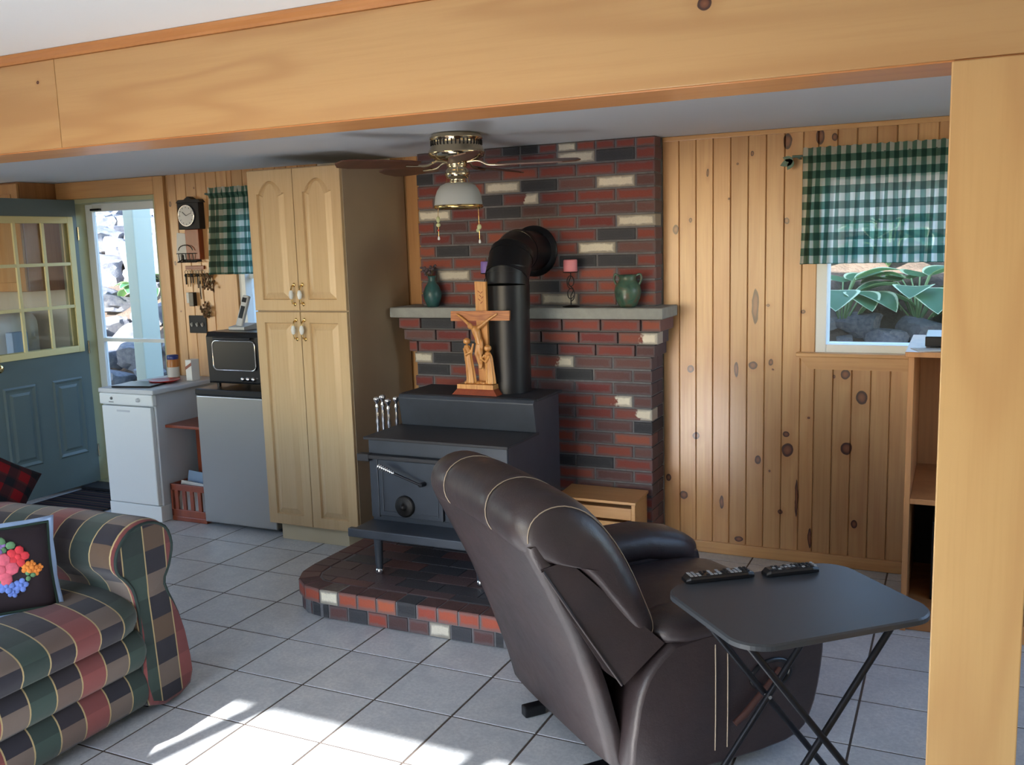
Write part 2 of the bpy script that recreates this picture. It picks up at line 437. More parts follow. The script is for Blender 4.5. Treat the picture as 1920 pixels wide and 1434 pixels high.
def glass_mat(name, tint=(1,1,1,1), rough=0.0):
    t = NT(name)
    tr = t.n('ShaderNodeBsdfTransparent'); tr.inputs[0].default_value = tint
    gl = t.n('ShaderNodeBsdfGlossy'); gl.inputs['Roughness'].default_value = rough
    fr = t.n('ShaderNodeFresnel'); t.l(t.math('MULTIPLY_ADD', t.n('ShaderNodeNewGeometry').outputs['Backfacing'], 1/1.5-1.5, 1.5), fr.inputs[0])
    mx = t.n('ShaderNodeMixShader'); t.l(t.math('MULTIPLY', fr.outputs[0], 1.0, clamp=True), mx.inputs[0]); t.l(tr.outputs[0], mx.inputs[1]); t.l(gl.outputs[0], mx.inputs[2])
    t.l(mx.outputs[0], t.out.inputs['Surface'])
    return t.m
M['glass'] = glass_mat('window_glass', (.93,.95,.95,1))

def gingham():
    t = NT('green_gingham'); uv = t.n('ShaderNodeTexCoord').outputs['UV']
    sp = t.n('ShaderNodeSeparateXYZ'); t.l(uv, sp.inputs[0])
    def stripe(s, w):
        f = t.math('FRACT', t.math('DIVIDE', s, w))
        return t.math('GREATER_THAN', f, .5)
    a = stripe(sp.outputs[0], .062); b = stripe(sp.outputs[1], .072)
    k = t.math('MULTIPLY', t.math('ADD', a, b), .5)
    wv = t.noise(uv, 900, 2)
    col = t.ramp(k, [(0, srgb(226,236,230)), (.5, srgb(92,140,128)), (1, srgb(22,74,68))])
    col = t.mix(t.math('MULTIPLY', wv, .15), col, srgb(160,190,180))
    t.set(color=col, rough=.9, spec=.1)
    tl = t.n('ShaderNodeBsdfTranslucent'); t.l(col, tl.inputs[0])
    tp = t.n('ShaderNodeBsdfTransparent')
    m1 = t.n('ShaderNodeMixShader'); m1.inputs[0].default_value = .66; t.l(t.b.outputs[0], m1.inputs[1]); t.l(tl.outputs[0], m1.inputs[2])
    m2 = t.n('ShaderNodeMixShader'); t.val(m2.inputs[0], t.math('MULTIPLY_ADD', k, -.11, .14)); t.l(m1.outputs[0], m2.inputs[1]); t.l(tp.outputs[0], m2.inputs[2])
    t.l(m2.outputs[0], t.out.inputs['Surface'])
    return t.m
M['gingham'] = gingham()

def tartan():
    t = NT('sofa_plaid'); uv = t.n('ShaderNodeTexCoord').outputs['UV']
    sp = t.n('ShaderNodeSeparateXYZ'); t.l(uv, sp.inputs[0])
    W = .098
    u = t.math('DIVIDE', sp.outputs[0], W); v = t.math('DIVIDE', sp.outputs[1], .085)
    k = t.math('FRACT', t.math('MULTIPLY', u, .25)); j = t.math('FRACT', t.math('MULTIPLY', v, .25))
    A = t.ramp(k, [(0, srgb(46,66,62)), (.25, srgb(42,42,54)), (.5, srgb(134,72,72)), (.75, srgb(46,42,52))], True)
    B = t.ramp(k, [(0, srgb(60,82,76)), (.25, srgb(122,108,100)), (.5, srgb(150,82,80)), (.75, srgb(116,98,90))], True)
    Cc = t.ramp(k, [(0, srgb(40,58,56)), (.25, srgb(104,84,68)), (.5, srgb(120,62,64)), (.75, srgb(58,54,60))], True)
    j2 = t.math('GREATER_THAN', t.math('FRACT', t.math('MULTIPLY', v, .5)), .5)
    j3 = t.math('GREATER_THAN', j, .5)
    col = t.mix(j2, A, t.mix(j3, B, Cc))
    fu = t.math('FRACT', u)
    line = t.math('LESS_THAN', fu, .055)
    col = t.mix(line, col, srgb(198,176,128))
    wv = t.noise(uv, 700, 2); big = t.noise(uv, 25, 3)
    col = t.mix(t.math('MULTIPLY', wv, .3), col, srgb(80,76,78)); hs = t.n('ShaderNodeHueSaturation'); t.l(col, hs.inputs['Color']); hs.inputs['Value'].default_value = .82; col = hs.outputs[0]
    t.set(color=col, rough=.95, spec=.12, sheen=.25)
    t.bump(t.math('ADD', wv, t.math('MULTIPLY', big, 2)), .3, .002)
    return t.m
M['tartan'] = tartan()

def leather():
    t = NT('dark_brown_leather'); co = t.coord()
    f = t.noise(co, 260, 3); b = t.noise(co, 14, 3); c = t.noise(co, 5, 3)
    col = t.ramp(c, [(.3, srgb(44,37,40)), (.7, srgb(55,44,45))])
    t.set(color=col, rough=t.math('MULTIPLY_ADD', b, .18, .33), spec=.5)
    t.bump(t.math('ADD', t.math('MULTIPLY', f, .25), t.math('MULTIPLY', b, 1.5)), .45, .004)
    return t.m
M['leather'] = leather()
M['stitch'] = plain('tan_stitching', srgb(158,142,124), .8)
def steel():
    t = NT('brushed_steel'); co = t.coord()
    f = t.noise(t.mapping(co, (4, 4, 260)), 1.0, 3)
    t.set(color=srgb(168,166,162), metal=.85, rough=t.math('MULTIPLY_ADD', f, .16, .26)); t.bump(f, .04, .0005)
    return t.m
M['steel'] = steel()

# ================================================================== SETTING
T = .325; YB = 1.7336; ZC = 2.153; ZF = 2.317
XL, XR, YF = -4.3, 4.1, -4.2

# ---- floor: concrete/grout bed with a tile per piece
floor = struct('floor', MB().box(XL, XR, YF, 1.9, -.12, -.0022), M['grout'], origin=(0,0,-.12))
G = .008
tm = MB(); h = T/2-G/2; c = .0012
tm.loft([[(-h,-h,-.012),(h,-h,-.012),(h,h,-.012),(-h,h,-.012)],[(-h,-h,-c),(h,-h,-c),(h,h,-c),(-h,h,-c)],[(-h+c,-h+c,0),(h-c,-h+c,0),(h-c,h-c,0),(-h+c,h-c,0)]], smooth=False)
tile_me = make_mesh('tile', tm, (0,0,0)); tile_me.materials.append(M['tile'])
far = MB()
for i in range(-13, 13):
    for j in range(-13, 6):
        x, y = (i+.5)*T, (j+.5)*T
        if x > XR-.16: continue
        if j >= -4 and i >= -9:
            if .25 < x < 1.3 and .4 < y < 1.75: continue
            inst('tile', tile_me, floor, (x, y, .12))
        else:
            far.add([(x+a, y+b, z) for a, b, z in tm.v], tm.f[:8] + tm.f[12:16])
tf = obj('tile_field', far, M['tile'], floor); tf['kind'] = 'stuff'

# ---- walls
DX0, DX1, DZ = -2.80, -1.985, 2.035            # doorway
W1 = (2.24, 3.14, 1.075, 1.95)                 # right window
W2 = (-1.335, -.76, 1.02, 1.96)                # window behind the pantry
wb = MB()
y0, y1 = YB+.012, 1.90
for a, b, z0, z1 in ((XL, DX0, 0, 2.4), (DX0, DX1, DZ, 2.4), (DX1, W2[0], 0, 2.4), (W2[0], W2[1], 0, W2[2]), (W2[0], W2[1], W2[3], 2.4),
                     (W2[1], W1[0], 0, 2.4), (W1[0], W1[1], 0, W1[2]), (W1[0], W1[1], W1[3], 2.4), (W1[1], XR, 0, 2.4)):
    wb.box(a, b, y0, y1, z0-.12 if z0 == 0 else z0, z1)
wall_back = struct('wall_back', wb, M['paint'], origin=(0, y0, 0))
def plank(x0, x1, z0, z1, d=.011):
    e = .004
    m = MB().prism([(x0+.0006, YB+.012), (x0+.0006, YB+e+.001), (x0+e, YB), (x1-e, YB), (x1-.0006, YB+e+.001), (x1-.0006, YB+.012)], z0, z1, 'z')
    return obj('plank', m, M['pine'], wall_back)
PW = .0868
def cut(x0, x1, z0, z1, holes):
    out = [(z0, z1)]
    for hx0, hx1, hz0, hz1 in holes:
        if x1 > hx0+.002 and x0 < hx1-.002:
            n = []
            for a, b in out:
                if hz0 > a: n.append((a, min(b, hz0)))
                if hz1 < b: n.append((max(a, hz1), b))
            out = [q for q in n if q[1]-q[0] > .02]
    return out
x = 1.477
while x < XR-.01:
    x1 = min([x+PW, XR]+[e for e in (W1[0], W1[1]) if x+.004 < e < x+PW-.004])
    for a, b in cut(x, x1, .055, ZC-.022, [(W1[0], W1[1], W1[2]-.01, W1[3]+.01)]): plank(x, x1, a, b)
    x = x1
x = -1.895
while x < -.06:
    x1 = min([x+PW, -.05]+[e for e in (W2[0], W2[1]) if x+.004 < e < x+PW-.004])
    if x1 < -.64 or x > -.2:
        for a, b in cut(x, x1, .0, ZC, [(W2[0], W2[1], W2[2]-.01, W2[3]+.01)]): plank(x, x1, a, b)
    x = x1
plank(-.05, .03, 0, ZC); plank(.03, .11, 0, ZC)
struct('trim_1', MB().box(1.48, XR, YB-.012, YB+.01, ZC-.024, ZC-.001), M['pine_trim'], bevel=.003)
struct('baseboard_back', MB().box(1.477, XR, YB-.014, YB+.01, 0.001, .062), M['pine_trim'], bevel=.004)
wlf = MB()
for a, b, z0, z1 in ((YF, -2.3, -.12, 2.4), (-2.3, -.5, -.12, .8), (-2.3, -.5, 2.1, 2.4), (-.5, 1.9, -.12, 2.4)): wlf.box(XL-.1, XL, a, b, z0, z1)
struct('wall_left', wlf, M['paint'])
# right wall with an unseen window added to brighten the back room
wr = MB()
for a, b, z0, z1 in ((YF, -.05, -.12, 2.4), (-.05, 1.45, -.12, .8), (-.05, 1.45, 2.1, 2.4), (1.45, 1.9, -.12, 2.4)): wr.box(XR, XR+.1, a, b, z0, z1)
struct('wall_right', wr, M['paint'])
def added_side_window(name, x0, x1, y0, y1, z0, z1):
    m = MB().box(x0, x1, y0, y0+.05, z0, z1).box(x0, x1, y1-.05, y1, z0, z1).box(x0, x1, y0+.05, y1-.05, z0, z0+.05).box(x0, x1, y0+.05, y1-.05, z1-.05, z1)
    ym = (y0+y1)/2; m.box(x0, x1, ym-.025, ym+.025, z0+.05, z1-.05)
    return struct(name, m, M['white_vinyl'])
added_side_window('added_window_left', XL-.08, XL-.02, -2.3, -.5, .8, 2.1)  # unseen left-wall opening, added for more side light in the back room
added_side_window('added_window_right', XR+.02, XR+.08, -.05, 1.45, .8, 2.1)
# front wall with an unseen patio door added to let in sun and sky
PX0, PX1, PZ = -1.2, 1.5, 2.06
wf = MB()
for a, b, z0, z1 in ((XL, PX0, -.12, 2.4), (PX0, PX1, PZ, 2.4), (PX1, XR, -.12, 2.4)): wf.box(a, b, YF-.12, YF, z0, z1)
struct('wall_front', wf, M['paint'])
pd = MB()
n = 3
for k in range(n+1):
    xx = PX0+(PX1-PX0)*k/n; pd.box(max(PX0, xx-.035), min(PX1, xx+.035), YF-.09, YF-.03, 0, PZ)
pd.box(PX0, PX1, YF-.09, YF-.03, PZ-.07, PZ).box(PX0, PX1, YF-.09, YF-.03, 0, .08)
struct('added_patio_door', pd, M['white_vinyl'])
# ceilings, roof
struct('ceiling', MB().box(XL, XR, -.57, YB+.03, ZC, ZC+.04), M['ceiling'])
cf = struct('ceiling_front', MB().box(XL, XR, YF, -.72, ZF, ZF+.04), M['ceiling_front'])
struct('roof', MB().box(XL-.2, XR+.2, YF-.3, 2.15, 2.4, 2.47), M['ceiling_front'])

# ---- beam and post
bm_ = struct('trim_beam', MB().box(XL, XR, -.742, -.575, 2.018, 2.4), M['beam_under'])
struct('front_board', MB().box(XL, .148, -.762, -.742, 2.004, 2.288), M['beam'], bm_, bevel=.002)
struct('front_board', MB().box(.1505, XR, -.762, -.742, 2.004, 2.288), M['beam'], bm_, bevel=.002)
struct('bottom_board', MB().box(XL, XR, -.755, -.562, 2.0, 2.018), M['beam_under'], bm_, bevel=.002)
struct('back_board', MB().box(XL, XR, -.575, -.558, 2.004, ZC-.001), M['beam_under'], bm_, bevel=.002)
struct('top_moulding', MB().prism([(-.742, 2.2885), (-.770, 2.2885), (-.774, 2.296), (-.786, 2.306), (-.788, ZF-.001), (-.742, ZF-.001)], XL, XR, 'x'), M['beam_under'], bm_)
po = struct('trim_post', MB().box(2.838, 3.025, -.742, -.575, 0.001, 1.999), M['post'])
struct('post_board', MB().box(2.838, 3.025, -.763, -.7425, 0.001, 2.001), M['post'], po, bevel=.003)

# ---- doorway, storm door, casings
jb = MB().box(DX0, DX0+.03, YB-.003, 1.9, 0, DZ).box(DX1-.03, DX1, YB-.003, 1.9, 0, DZ).box(DX0+.03, DX1-.03, YB-.003, 1.9, DZ-.03, DZ).box(DX0+.03, DX1-.03, YB, 1.93, -.005, .02)
struct('trim_2', jb, M['sage'], bevel=.002)
struct('trim_3', MB().box(DX1, -1.897, YB-.022, YB+.012, 0.001, ZC-.002), M['pine_trim_v'], bevel=.003)
struct('trim_4', MB().box(-2.905, DX1-.001, YB-.022, YB+.012, DZ, ZC-.002), M['pine_trim'], bevel=.003)
struct('trim_5', MB().box(-2.905, DX0, YB-.022, YB+.012, 0.001, DZ-.001), M['sage'], bevel=.003)
sx0, sx1 = DX0+.032, DX1-.032; sy0, sy1 = 1.83, 1.865
sd = MB().box(sx0, sx0+.065, sy0, sy1, .02, DZ-.034).box(sx1-.04, sx1, sy0, sy1, .02, DZ-.034).box(sx0+.065, sx1-.04, sy0, sy1, 1.95, DZ-.034).box(sx0+.065, sx1-.04, sy0, sy1, .02, .22)
storm = struct('door_2', sd, M['white_vinyl'], bevel=.003)
struct('cross_bar', MB().box(sx0+.065, sx1-.04, sy0+.004, sy1-.004, 1.03, 1.055), M['white_vinyl'], storm)
struct('pane', MB().box(sx0+.065, sx1-.04, sy0+.015, sy0+.019, 1.055, 1.95), M['glass'], storm)
struct('pane', MB().box(sx0+.065, sx1-.04, sy0+.015, sy0+.019, .22, 1.03), M['glass'], storm)
struct('handle', MB().box(sx1-.035, sx1-.02, sy0-.03, sy0, .98, 1.0).box(sx1-.06, sx1-.015, sy0-.04, sy0-.03, .975, 1.005), M['black'], storm)
struct('closer_bracket', MB().box(sx0+.07, sx0+.16, sy0-.02, sy0, 1.955, 1.97), M['black'], storm)

# entry door, swung open 90 degrees into the room: leaf in plane x = -2.767
ex0, ex1 = -2.789, -2.745
dy0, dy1 = .925, 1.728
lz0, lz1, ly0, ly1 = .975, 1.915, .985, 1.69
dm = MB().box(ex0, ex1, dy0, dy1, .025, lz0).box(ex0, ex1, dy0, dy1, lz1, 2.03).box(ex0, ex1, dy0, ly0, lz0, lz1).box(ex0, ex1, ly1, dy1, lz0, lz1)
door = struct('door_1', dm, M['door_green'], origin=(-2.767, dy1, .025))
lf = MB()
for xa, xb in ((ex1, ex1+.012), (ex0-.012, ex0)):
    lf.box(xa, xb, ly0, ly0+.045, lz0, lz1).box(xa, xb, ly1-.045, ly1, lz0, lz1).box(xa, xb, ly0+.045, ly1-.045, lz0, lz0+.045).box(xa, xb, ly0+.045, ly1-.045, lz1-.045, lz1)
struct('lite_frame', lf, M['door_lite'], door, bevel=.003)
gy0, gy1, gz0, gz1 = ly0+.03, ly1-.03, lz0+.03, lz1-.03
for k in (1, 2):
    yy = gy0+(gy1-gy0)*k/3; zz = gz0+(gz1-gz0)*k/3
    struct('muntin', MB().box(ex1-.008, ex1+.008, yy-.011, yy+.011, gz0, gz1), M['door_lite'], door, bevel=.002)
    struct('muntin', MB().box(ex1-.008, ex1+.007, gy0, gy1, zz-.011, zz+.011), M['door_lite'], door, bevel=.002)
for a in range(3):
    for b in range(3):
        struct('pane', MB().box(ex1-.014, ex1-.010, gy0+(gy1-gy0)*a/3, gy0+(gy1-gy0)*(a+1)/3, gz0+(gz1-gz0)*b/3, gz0+(gz1-gz0)*(b+1)/3), M['glass'], door)
for a, b in ((1.03, 1.275), (1.405, 1.65)):
    pm = MB()
    def rect(d, x): return [(x, a+d, .25+d), (x, b-d, .25+d), (x, b-d, .80-d), (x, a+d, .80-d)]
    pm.loft([rect(0, ex1), rect(.012, ex1+.009), rect(.03, ex1+.001), rect(.045, ex1+.001), rect(.062, ex1+.010)], smooth=False)
    struct('raised_panel', pm, M['door_green'], door)
kn = MB().lathe([(.028, 0), (.028, .006), (.012, .01), (.011, .03), (.026, .04), (.03, .055), (.022, .068), (0, .072)], (ex1, .985, .94), 20, Matrix.Rotation(PI/2, 3, 'Y'))
struct('door_knob', kn, M['brass'], door)
for zz in (.25, 1.0, 1.8):
    struct('hinge', MB().cyl((ex1+.004, dy1+.004, zz-.045), (ex1+.004, dy1+.004, zz+.045), .006, n=10), M['antique'], door)
# ---- windows
def window(name, W, sash_y=1.80, split=None):
    x0, x1, z0, z1 = W
    o = struct(name, MB().box(x0, x0+.05, YB+.005, 1.88, z0, z1).box(x1-.05, x1, YB+.005, 1.88, z0, z1).box(x0+.05, x1-.05, YB+.005, 1.88, z0, z0+.04).box(x0+.05, x1-.05, YB+.005, 1.88, z1-.045, z1), M['white_vinyl'], bevel=.003)
    zz = [z0+.04, z1-.045]
    if split: zz.insert(1, split)
    for a, b in zip(zz, zz[1:]):
        struct('pane', MB().box(x0+.05, x1-.05, sash_y, sash_y+.004, a, b), M['glass'], o)
    if split: struct('meeting_rail', MB().box(x0+.05, x1-.05, sash_y-.015, sash_y+.02, split-.016, split+.016), M['white_vinyl'], o)
    return o
window('window_1', W1)
window('window_2', W2, split=1.485)
st = struct('trim_6', MB().box(2.155, 3.22, YB-.045, YB+.004, W1[2]-.018, W1[2]+.002), M['pine_trim'], bevel=.004)
struct('sill_apron', MB().prism([(2.165, 1.057), (2.215, .995), (3.16, .995), (3.21, 1.057)], YB-.02, YB, 'y'), M['pine_trim'], st, bevel=.003)
struct('trim_7', MB().box(-1.53, -1.335, YB-.014, YB+.002, 1.0, 2.02), M['pine_trim_v'], bevel=.003)
# ================================================================== CHIMNEY, MANTEL, HEARTH
rng = random.Random(7)
CX0, CX1, CYU, CYL = .085, 1.476, 1.612, 1.532
chim = tag(obj('brick_chimney', MB().box(CX0+.012, CX1-.006, CYL+.006, YB-.002, .02, 1.25).box(CX0+.02, CX1-.006, CYU+.006, YB-.002, 1.309, ZC-.002), M['mortar'], origin=((CX0+CX1)/2, 1.63, .02)),
    'red brick chimney breast with scattered cream and charcoal bricks on pine wall', 'chimney')
BM = {}
def brick_mesh(lx, ly, lz):
    k = (round(lx, 3), round(ly, 3), round(lz, 3))
    if k not in BM:
        c = .003; a, b, d = lx/2, ly/2, lz/2
        m = MB()
        def R_(y, e): return [(-a+e, y, -d+e), (a-e, y, -d+e), (a-e, y, d-e), (-a+e, y, d-e)]
        m.loft([R_(-b, c), R_(-b+c, 0), R_(b-c, 0), R_(b, c)], smooth=False)
        BM[k] = make_mesh('brick', m, (0, 0, 0)); BM[k].materials.append(M['br_red'])
    return BM[k]
def set_mat(o, m):
    o.material_slots[0].link = 'OBJECT'; o.material_slots[0].material = m
def brick(parent, cx, cy, cz, lx, ly, lz, m):
    o = inst('brick', brick_mesh(lx, ly, lz), parent, Vector((cx, cy, cz))-world_origin(parent))
    set_mat(o, m); return o
SPEC_U = {'br_cream': [(1.094,2.073),(.692,1.941),(1.297,1.942),(.298,1.81),(1.398,1.738),(1.2,1.607),(.391,1.477),(.993,1.344),(1.043,2.136)], 'br_half': [(.792,1.88)],
          'br_dark': [(1.295,2.069),(.9,1.938),(.192,2.01),(.643,2.136),(.746,2.129),(.148,1.81),(.686,1.806),(1.293,1.68),(1.311,1.54),(1.126,1.543),(.386,1.606)]}
SPEC_L = {'br_cream': [(.173,1.02)], 'br_half': [(1.441,1.152),(.945,1.022),(1.307,.827),(1.346,.765)], 'br_dark': [(1.085,.953),(.132,.952),(.919,1.09)], 'br_brown': [(1.197,.377)]}
def pick(spec, cx, cz, lx):
    for k, l in spec.items():
        for (x, z) in l:
            if abs(z-cz) < .032 and abs(x-cx) < lx/2+.004: return M[k]
    return M[rng.choices(['br_red', 'br_rust', 'br_brown', 'br_dark'], [60, 16, 20, 6])[0]]
def course(cz, x0, x1, yf, kind, spec, lz=.057, depth_full=.098, depth_half=.098, L=.2035, J=.0095):
    """lay a course from the right-hand corner leftwards"""
    x = x1; first = True
    while x-x0 > .02:
        l = L
        if kind == 'head': l = .0965
        elif kind == 'B' and first: l = .0970
        a = max(x0, x-l)
        dp = (depth_half if kind == 'B' else depth_full) if first else .098
        yo = rng.uniform(-.0015, .0015)
        brick(chim, (a+x)/2, yf+dp/2+yo, cz, x-a, dp, lz, pick(spec, (a+x)/2, cz, x-a))
        x = a-J; first = False
for k in range(13):
    cz = 1.344+.0665*k
    if k == 12: course(2.1295, CX0+.012, CX1, CYU, 'head', SPEC_U, .042)
    else: course(cz, CX0+.012, CX1, CYU, 'A' if k % 2 == 0 else 'B', SPEC_U, depth_half=.118)
for k in range(17):
    cz = 1.219-.066*k
    co = max(0, 3-k)*.024
    A = (k % 2 == 1)
    course(cz, CX0-co, CX1+co*.8, CYL-co*.55, 'A' if A else 'B', SPEC_L, .0565, depth_half=.2+co*.5)
    if A:   # the return side of the stretcher courses
        brick(chim, CX1+co*.8-.05, CYL-co*.55+.098+.0095+.045, cz, .098, .09, .0565, M['br_brown'])
# corbel filler behind the projecting courses
for k in range(3):
    co = (3-k)*.024
    obj('corbel_core', MB().box(CX0-co+.008, CX1+co*.8-.008, CYL-co*.55+.02, YB-.003, 1.219-.066*k-.0325, 1.219-.066*k+.0325), M['mortar'], chim)

mantel = MB()
def slab(e, z): return [(-.02+e, 1.458+e, z), (1.553-e, 1.458+e, z), (1.553-e, YB-.003, z), (-.02+e, YB-.003, z)]
mantel.loft([slab(.004, 1.252), slab(0, 1.256), slab(0, 1.304), slab(.004, 1.3085)], smooth=False)
tag(obj('mantel_shelf', mantel, M['mantel']), 'grey stone mantel shelf across the brick chimney', 'mantel')

# ---- hearth
HZ = .137
outl = [(1.463,.60),(1.463,1.524),(.085,1.524),(.085,.50),(.10,.39),(.15,.305),(.225,.252),(.32,.233),(1.24,.233),(1.335,.252),(1.41,.305),(1.45,.40)]
def offset(poly, d):
    n = len(poly); o = []
    for i in range(n):
        p0, p1, p2 = Vector(poly[i-1]), Vector(poly[i]), Vector(poly[(i+1) % n])
        n1 = Vector(((p1-p0).y, -(p1-p0).x)).normalized(); n2 = Vector(((p2-p1).y, -(p2-p1).x)).normalized()
        b = (n1+n2); b = b/b.length_squared*2
        o.append(tuple(p1 - b*d))
    return o
area = sum(outl[i-1][0]*outl[i][1]-outl[i][0]*outl[i-1][1] for i in range(len(outl)))
core = offset(outl, .012)
hearth = tag(obj('brick_hearth', MB().prism(offset(outl, .014), .002, .07, 'z').prism(offset(outl, .004), .0702, HZ-.004, 'z'), M['mortar']), 'low raised brick hearth platform under the wood stove', 'hearth')
# edge path from the left-rear round the front to the right-rear
path = [(.085,1.515),(.085,.50)] + [(.10,.39),(.15,.305),(.225,.252),(.32,.233)] + [(1.24,.233),(1.335,.252),(1.41,.305),(1.45,.40),(1.463,.50),(1.463,1.515)]
def walk(path, pitch):
    pts = [Vector(p) for p in path]; L = [0]
    for a, b in zip(pts, pts[1:]): L.append(L[-1]+(b-a).length)
    n = round(L[-1]/pitch); out = []
    for k in range(n+1):
        s = L[-1]*k/n
        i = max(j for j in range(len(L)-1) if L[j] <= s+1e-9)
        t = (s-L[i])/(L[i+1]-L[i]); out.append(pts[i].lerp(pts[i+1], t))
    return out
def edge_course(pitch, z0, z1, setback, depth, mats, shift=0, rnd=False):
    W_ = walk(path, pitch); n = len(W_)
    cen = Vector((.77, .95))
    nor = []
    for i in range(n):
        t = (W_[min(i+1, n-1)]-W_[max(i-1, 0)]).normalized(); nor.append(Vector((-t.y, t.x)))
    for i in range(n-1):
        a, b = W_[i], W_[i+1]; d = (b-a); g = .0045/d.length
        a2, b2 = a.lerp(b, g), a.lerp(b, 1-g)
        na, nb = nor[i].lerp(nor[i+1], g), nor[i].lerp(nor[i+1], 1-g)
        o0, o1 = a2+na*setback, b2+nb*setback; i0, i1 = a2+na*(setback+depth), b2+nb*(setback+depth)
        e = .004
        def q(z, r):
            return [tuple(o0+na*r+d*g*r*80*0)+(z,), tuple(o1+nb*r)+(z,), tuple(i1-nb*r)+(z,), tuple(i0-na*r)+(z,)]
        m = MB().loft([q(z0, 0), q(z1-e, 0), q(z1, e)], smooth=False)
        mid = (o0+o1)/2
        obj('brick', m, mats(mid.x, mid.y), hearth)
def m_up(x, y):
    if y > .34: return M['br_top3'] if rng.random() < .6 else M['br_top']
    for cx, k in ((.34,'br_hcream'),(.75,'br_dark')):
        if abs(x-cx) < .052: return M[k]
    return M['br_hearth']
def m_lo(x, y):
    for cx, k in ((.598,'br_hearth'),(.907,'br_cream')):
        if abs(x-cx) < .05: return M[k]
    return M[rng.choice(['br_dark', 'br_brown', 'br_dark', 'br_top'])]
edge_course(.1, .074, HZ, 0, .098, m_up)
edge_course(.104, .004, .066, .010, .09, m_lo)
# field of pavers inside the border
inner = offset(outl, .106)
def clip(poly, clipper):
    out = poly
    n = len(clipper)
    for i in range(n):
        a, b = Vector(clipper[i]), Vector(clipper[(i+1) % n]); e = b-a
        def side(p): return e.x*(p[1]-a.y)-e.y*(p[0]-a.x)
        src, out = out, []
        for j in range(len(src)):
            p, q = src[j-1], src[j]; sp, sq = side(p), side(q)
            if (sp >= 0) != (sq >= 0):
                t = sp/(sp-sq); out.append((p[0]+(q[0]-p[0])*t, p[1]+(q[1]-p[1])*t))
            if sq >= 0: out.append(q)
        if not out: return []
    return out
if area < 0: inner = inner[::-1]
row = 0; y = .30
while y < 1.5:
    x = .1 - (row % 2)*.104
    while x < 1.46:
        r = clip([(x, y), (x+.203, y), (x+.203, y+.096), (x, y+.096)], inner)
        if len(r) > 2:
            ar = abs(sum(r[i-1][0]*r[i][1]-r[i][0]*r[i-1][1] for i in range(len(r))))/2
            if ar > .0009:
                z1 = HZ+rng.uniform(-.001, .001)
                obj('brick', MB().prism(r, .08, z1, 'z'), M[rng.choice(['br_top', 'br_top', 'br_top2', 'br_top2', 'br_top3'])], hearth)
        x += .2085
    y += .102; row += 1

# ---- wood stove
stove = thing('wood_stove', 'black two-level cast wood stove standing on the brick hearth', 'stove', (.705, .95, HZ))
SX0, SX1 = .34, 1.075; FY = .665
body = MB().prism([(FY, .325), (FY, .742), (.965, .742), (.965, .902), (1.26, .902), (1.26, .325)], SX0, SX1, 'x')
obj('firebox_body', body, M['stove'], stove, bevel=.006)
topm = MB().box(.325, 1.088, .632, .985, .742, .756)
obj('lower_top_plate', topm, M['stove_top'], stove, bevel=.003)
# sloping riser and upper top plate
rz = MB().prism([(.955, .756), (.928, .898), (.94, .915), (.965, .915), (.985, .905), (.985, .756)], .345, 1.085, 'x')
obj('riser', rz, M['stove'], stove, bevel=.004)
obj('upper_top_plate', MB().box(.338, 1.092, .966, 1.272, .902, .9165), M['stove_top'], stove, bevel=.004)
# front frame bars, door
obj('front_frame', MB().box(SX0, SX1, FY-.012, FY, .672, .742).box(SX0, SX0+.045, FY-.012, FY, .36, .672).box(SX1-.045, SX1, FY-.012, FY, .36, .672), M['stove'], stove, bevel=.003)
obj('hinge_bar', MB().box(.312, 1.06, FY-.045, FY-.012, .652, .672).box(.295, .36, FY-.05, FY-.01, .640, .676), M['stove_top'], stove, bevel=.004)
sdr = obj('stove_door', MB().box(.40, .745, FY-.032, FY-.0125, .375, .650), M['stove'], stove, bevel=.005)
obj('door_emboss', MB().box(.42, .725, FY-.037, FY-.0325, .395, .402).box(.42, .427, FY-.037, FY-.0325, .402, .60).box(.718, .725, FY-.037, FY-.0325, .402, .60), M['stove'], sdr, bevel=.002)
obj('stove_door', MB().box(.755, 1.03, FY-.032, FY-.0125, .375, .650), M['stove'], stove, bevel=.005)
# damper wheel
dmp = MB().lathe([(0, 0), (.014, .002), (.04, .006), (.05, .010), (.05, .018), (.036, .020), (.020, .016), (.012, .03), (.010, .036), (0, .038)][::-1], (.545, FY-.032, .435), 24, Matrix.Rotation(-PI/2, 3, 'X') @ Matrix.Rotation(PI, 3, 'X'))
dmp2 = MB().lathe([(.052, 0), (.052, .010), (.040, .016), (.022, .012), (.014, .026), (.010, .034), (0, .036)], (.545, FY-.032, .435), 24, Matrix.Rotation(PI/2, 3, 'X'))
obj('draft_knob', dmp2, M['iron'], sdr)
# coil handle
hb = MB().cyl((.655, FY-.033, .552), (.655, FY-.075, .556), .011, n=12).cyl((.655, FY-.07, .556), (.535, FY-.105, .610), .0055, n=10)
ha = obj('door_handle', hb, M['dark_metal'], sdr)
ca, cb = Vector((.535, FY-.105, .610)), Vector((.462, FY-.126, .646)); ax_ = (cb-ca).normalized()
s_ = ax_.cross(Vector((0, 0, 1))).normalized(); t_ = s_.cross(ax_)
cp = [ca.lerp(cb, k/96) + (s_*math.cos(k*2*PI/12)+t_*math.sin(k*2*PI/12))*(.008+.005*k/96) for k in range(97)]
obj('coil_grip', MB().tube(cp, .003, 6).cyl(ca, cb, .006, n=8), M['chrome'], ha)
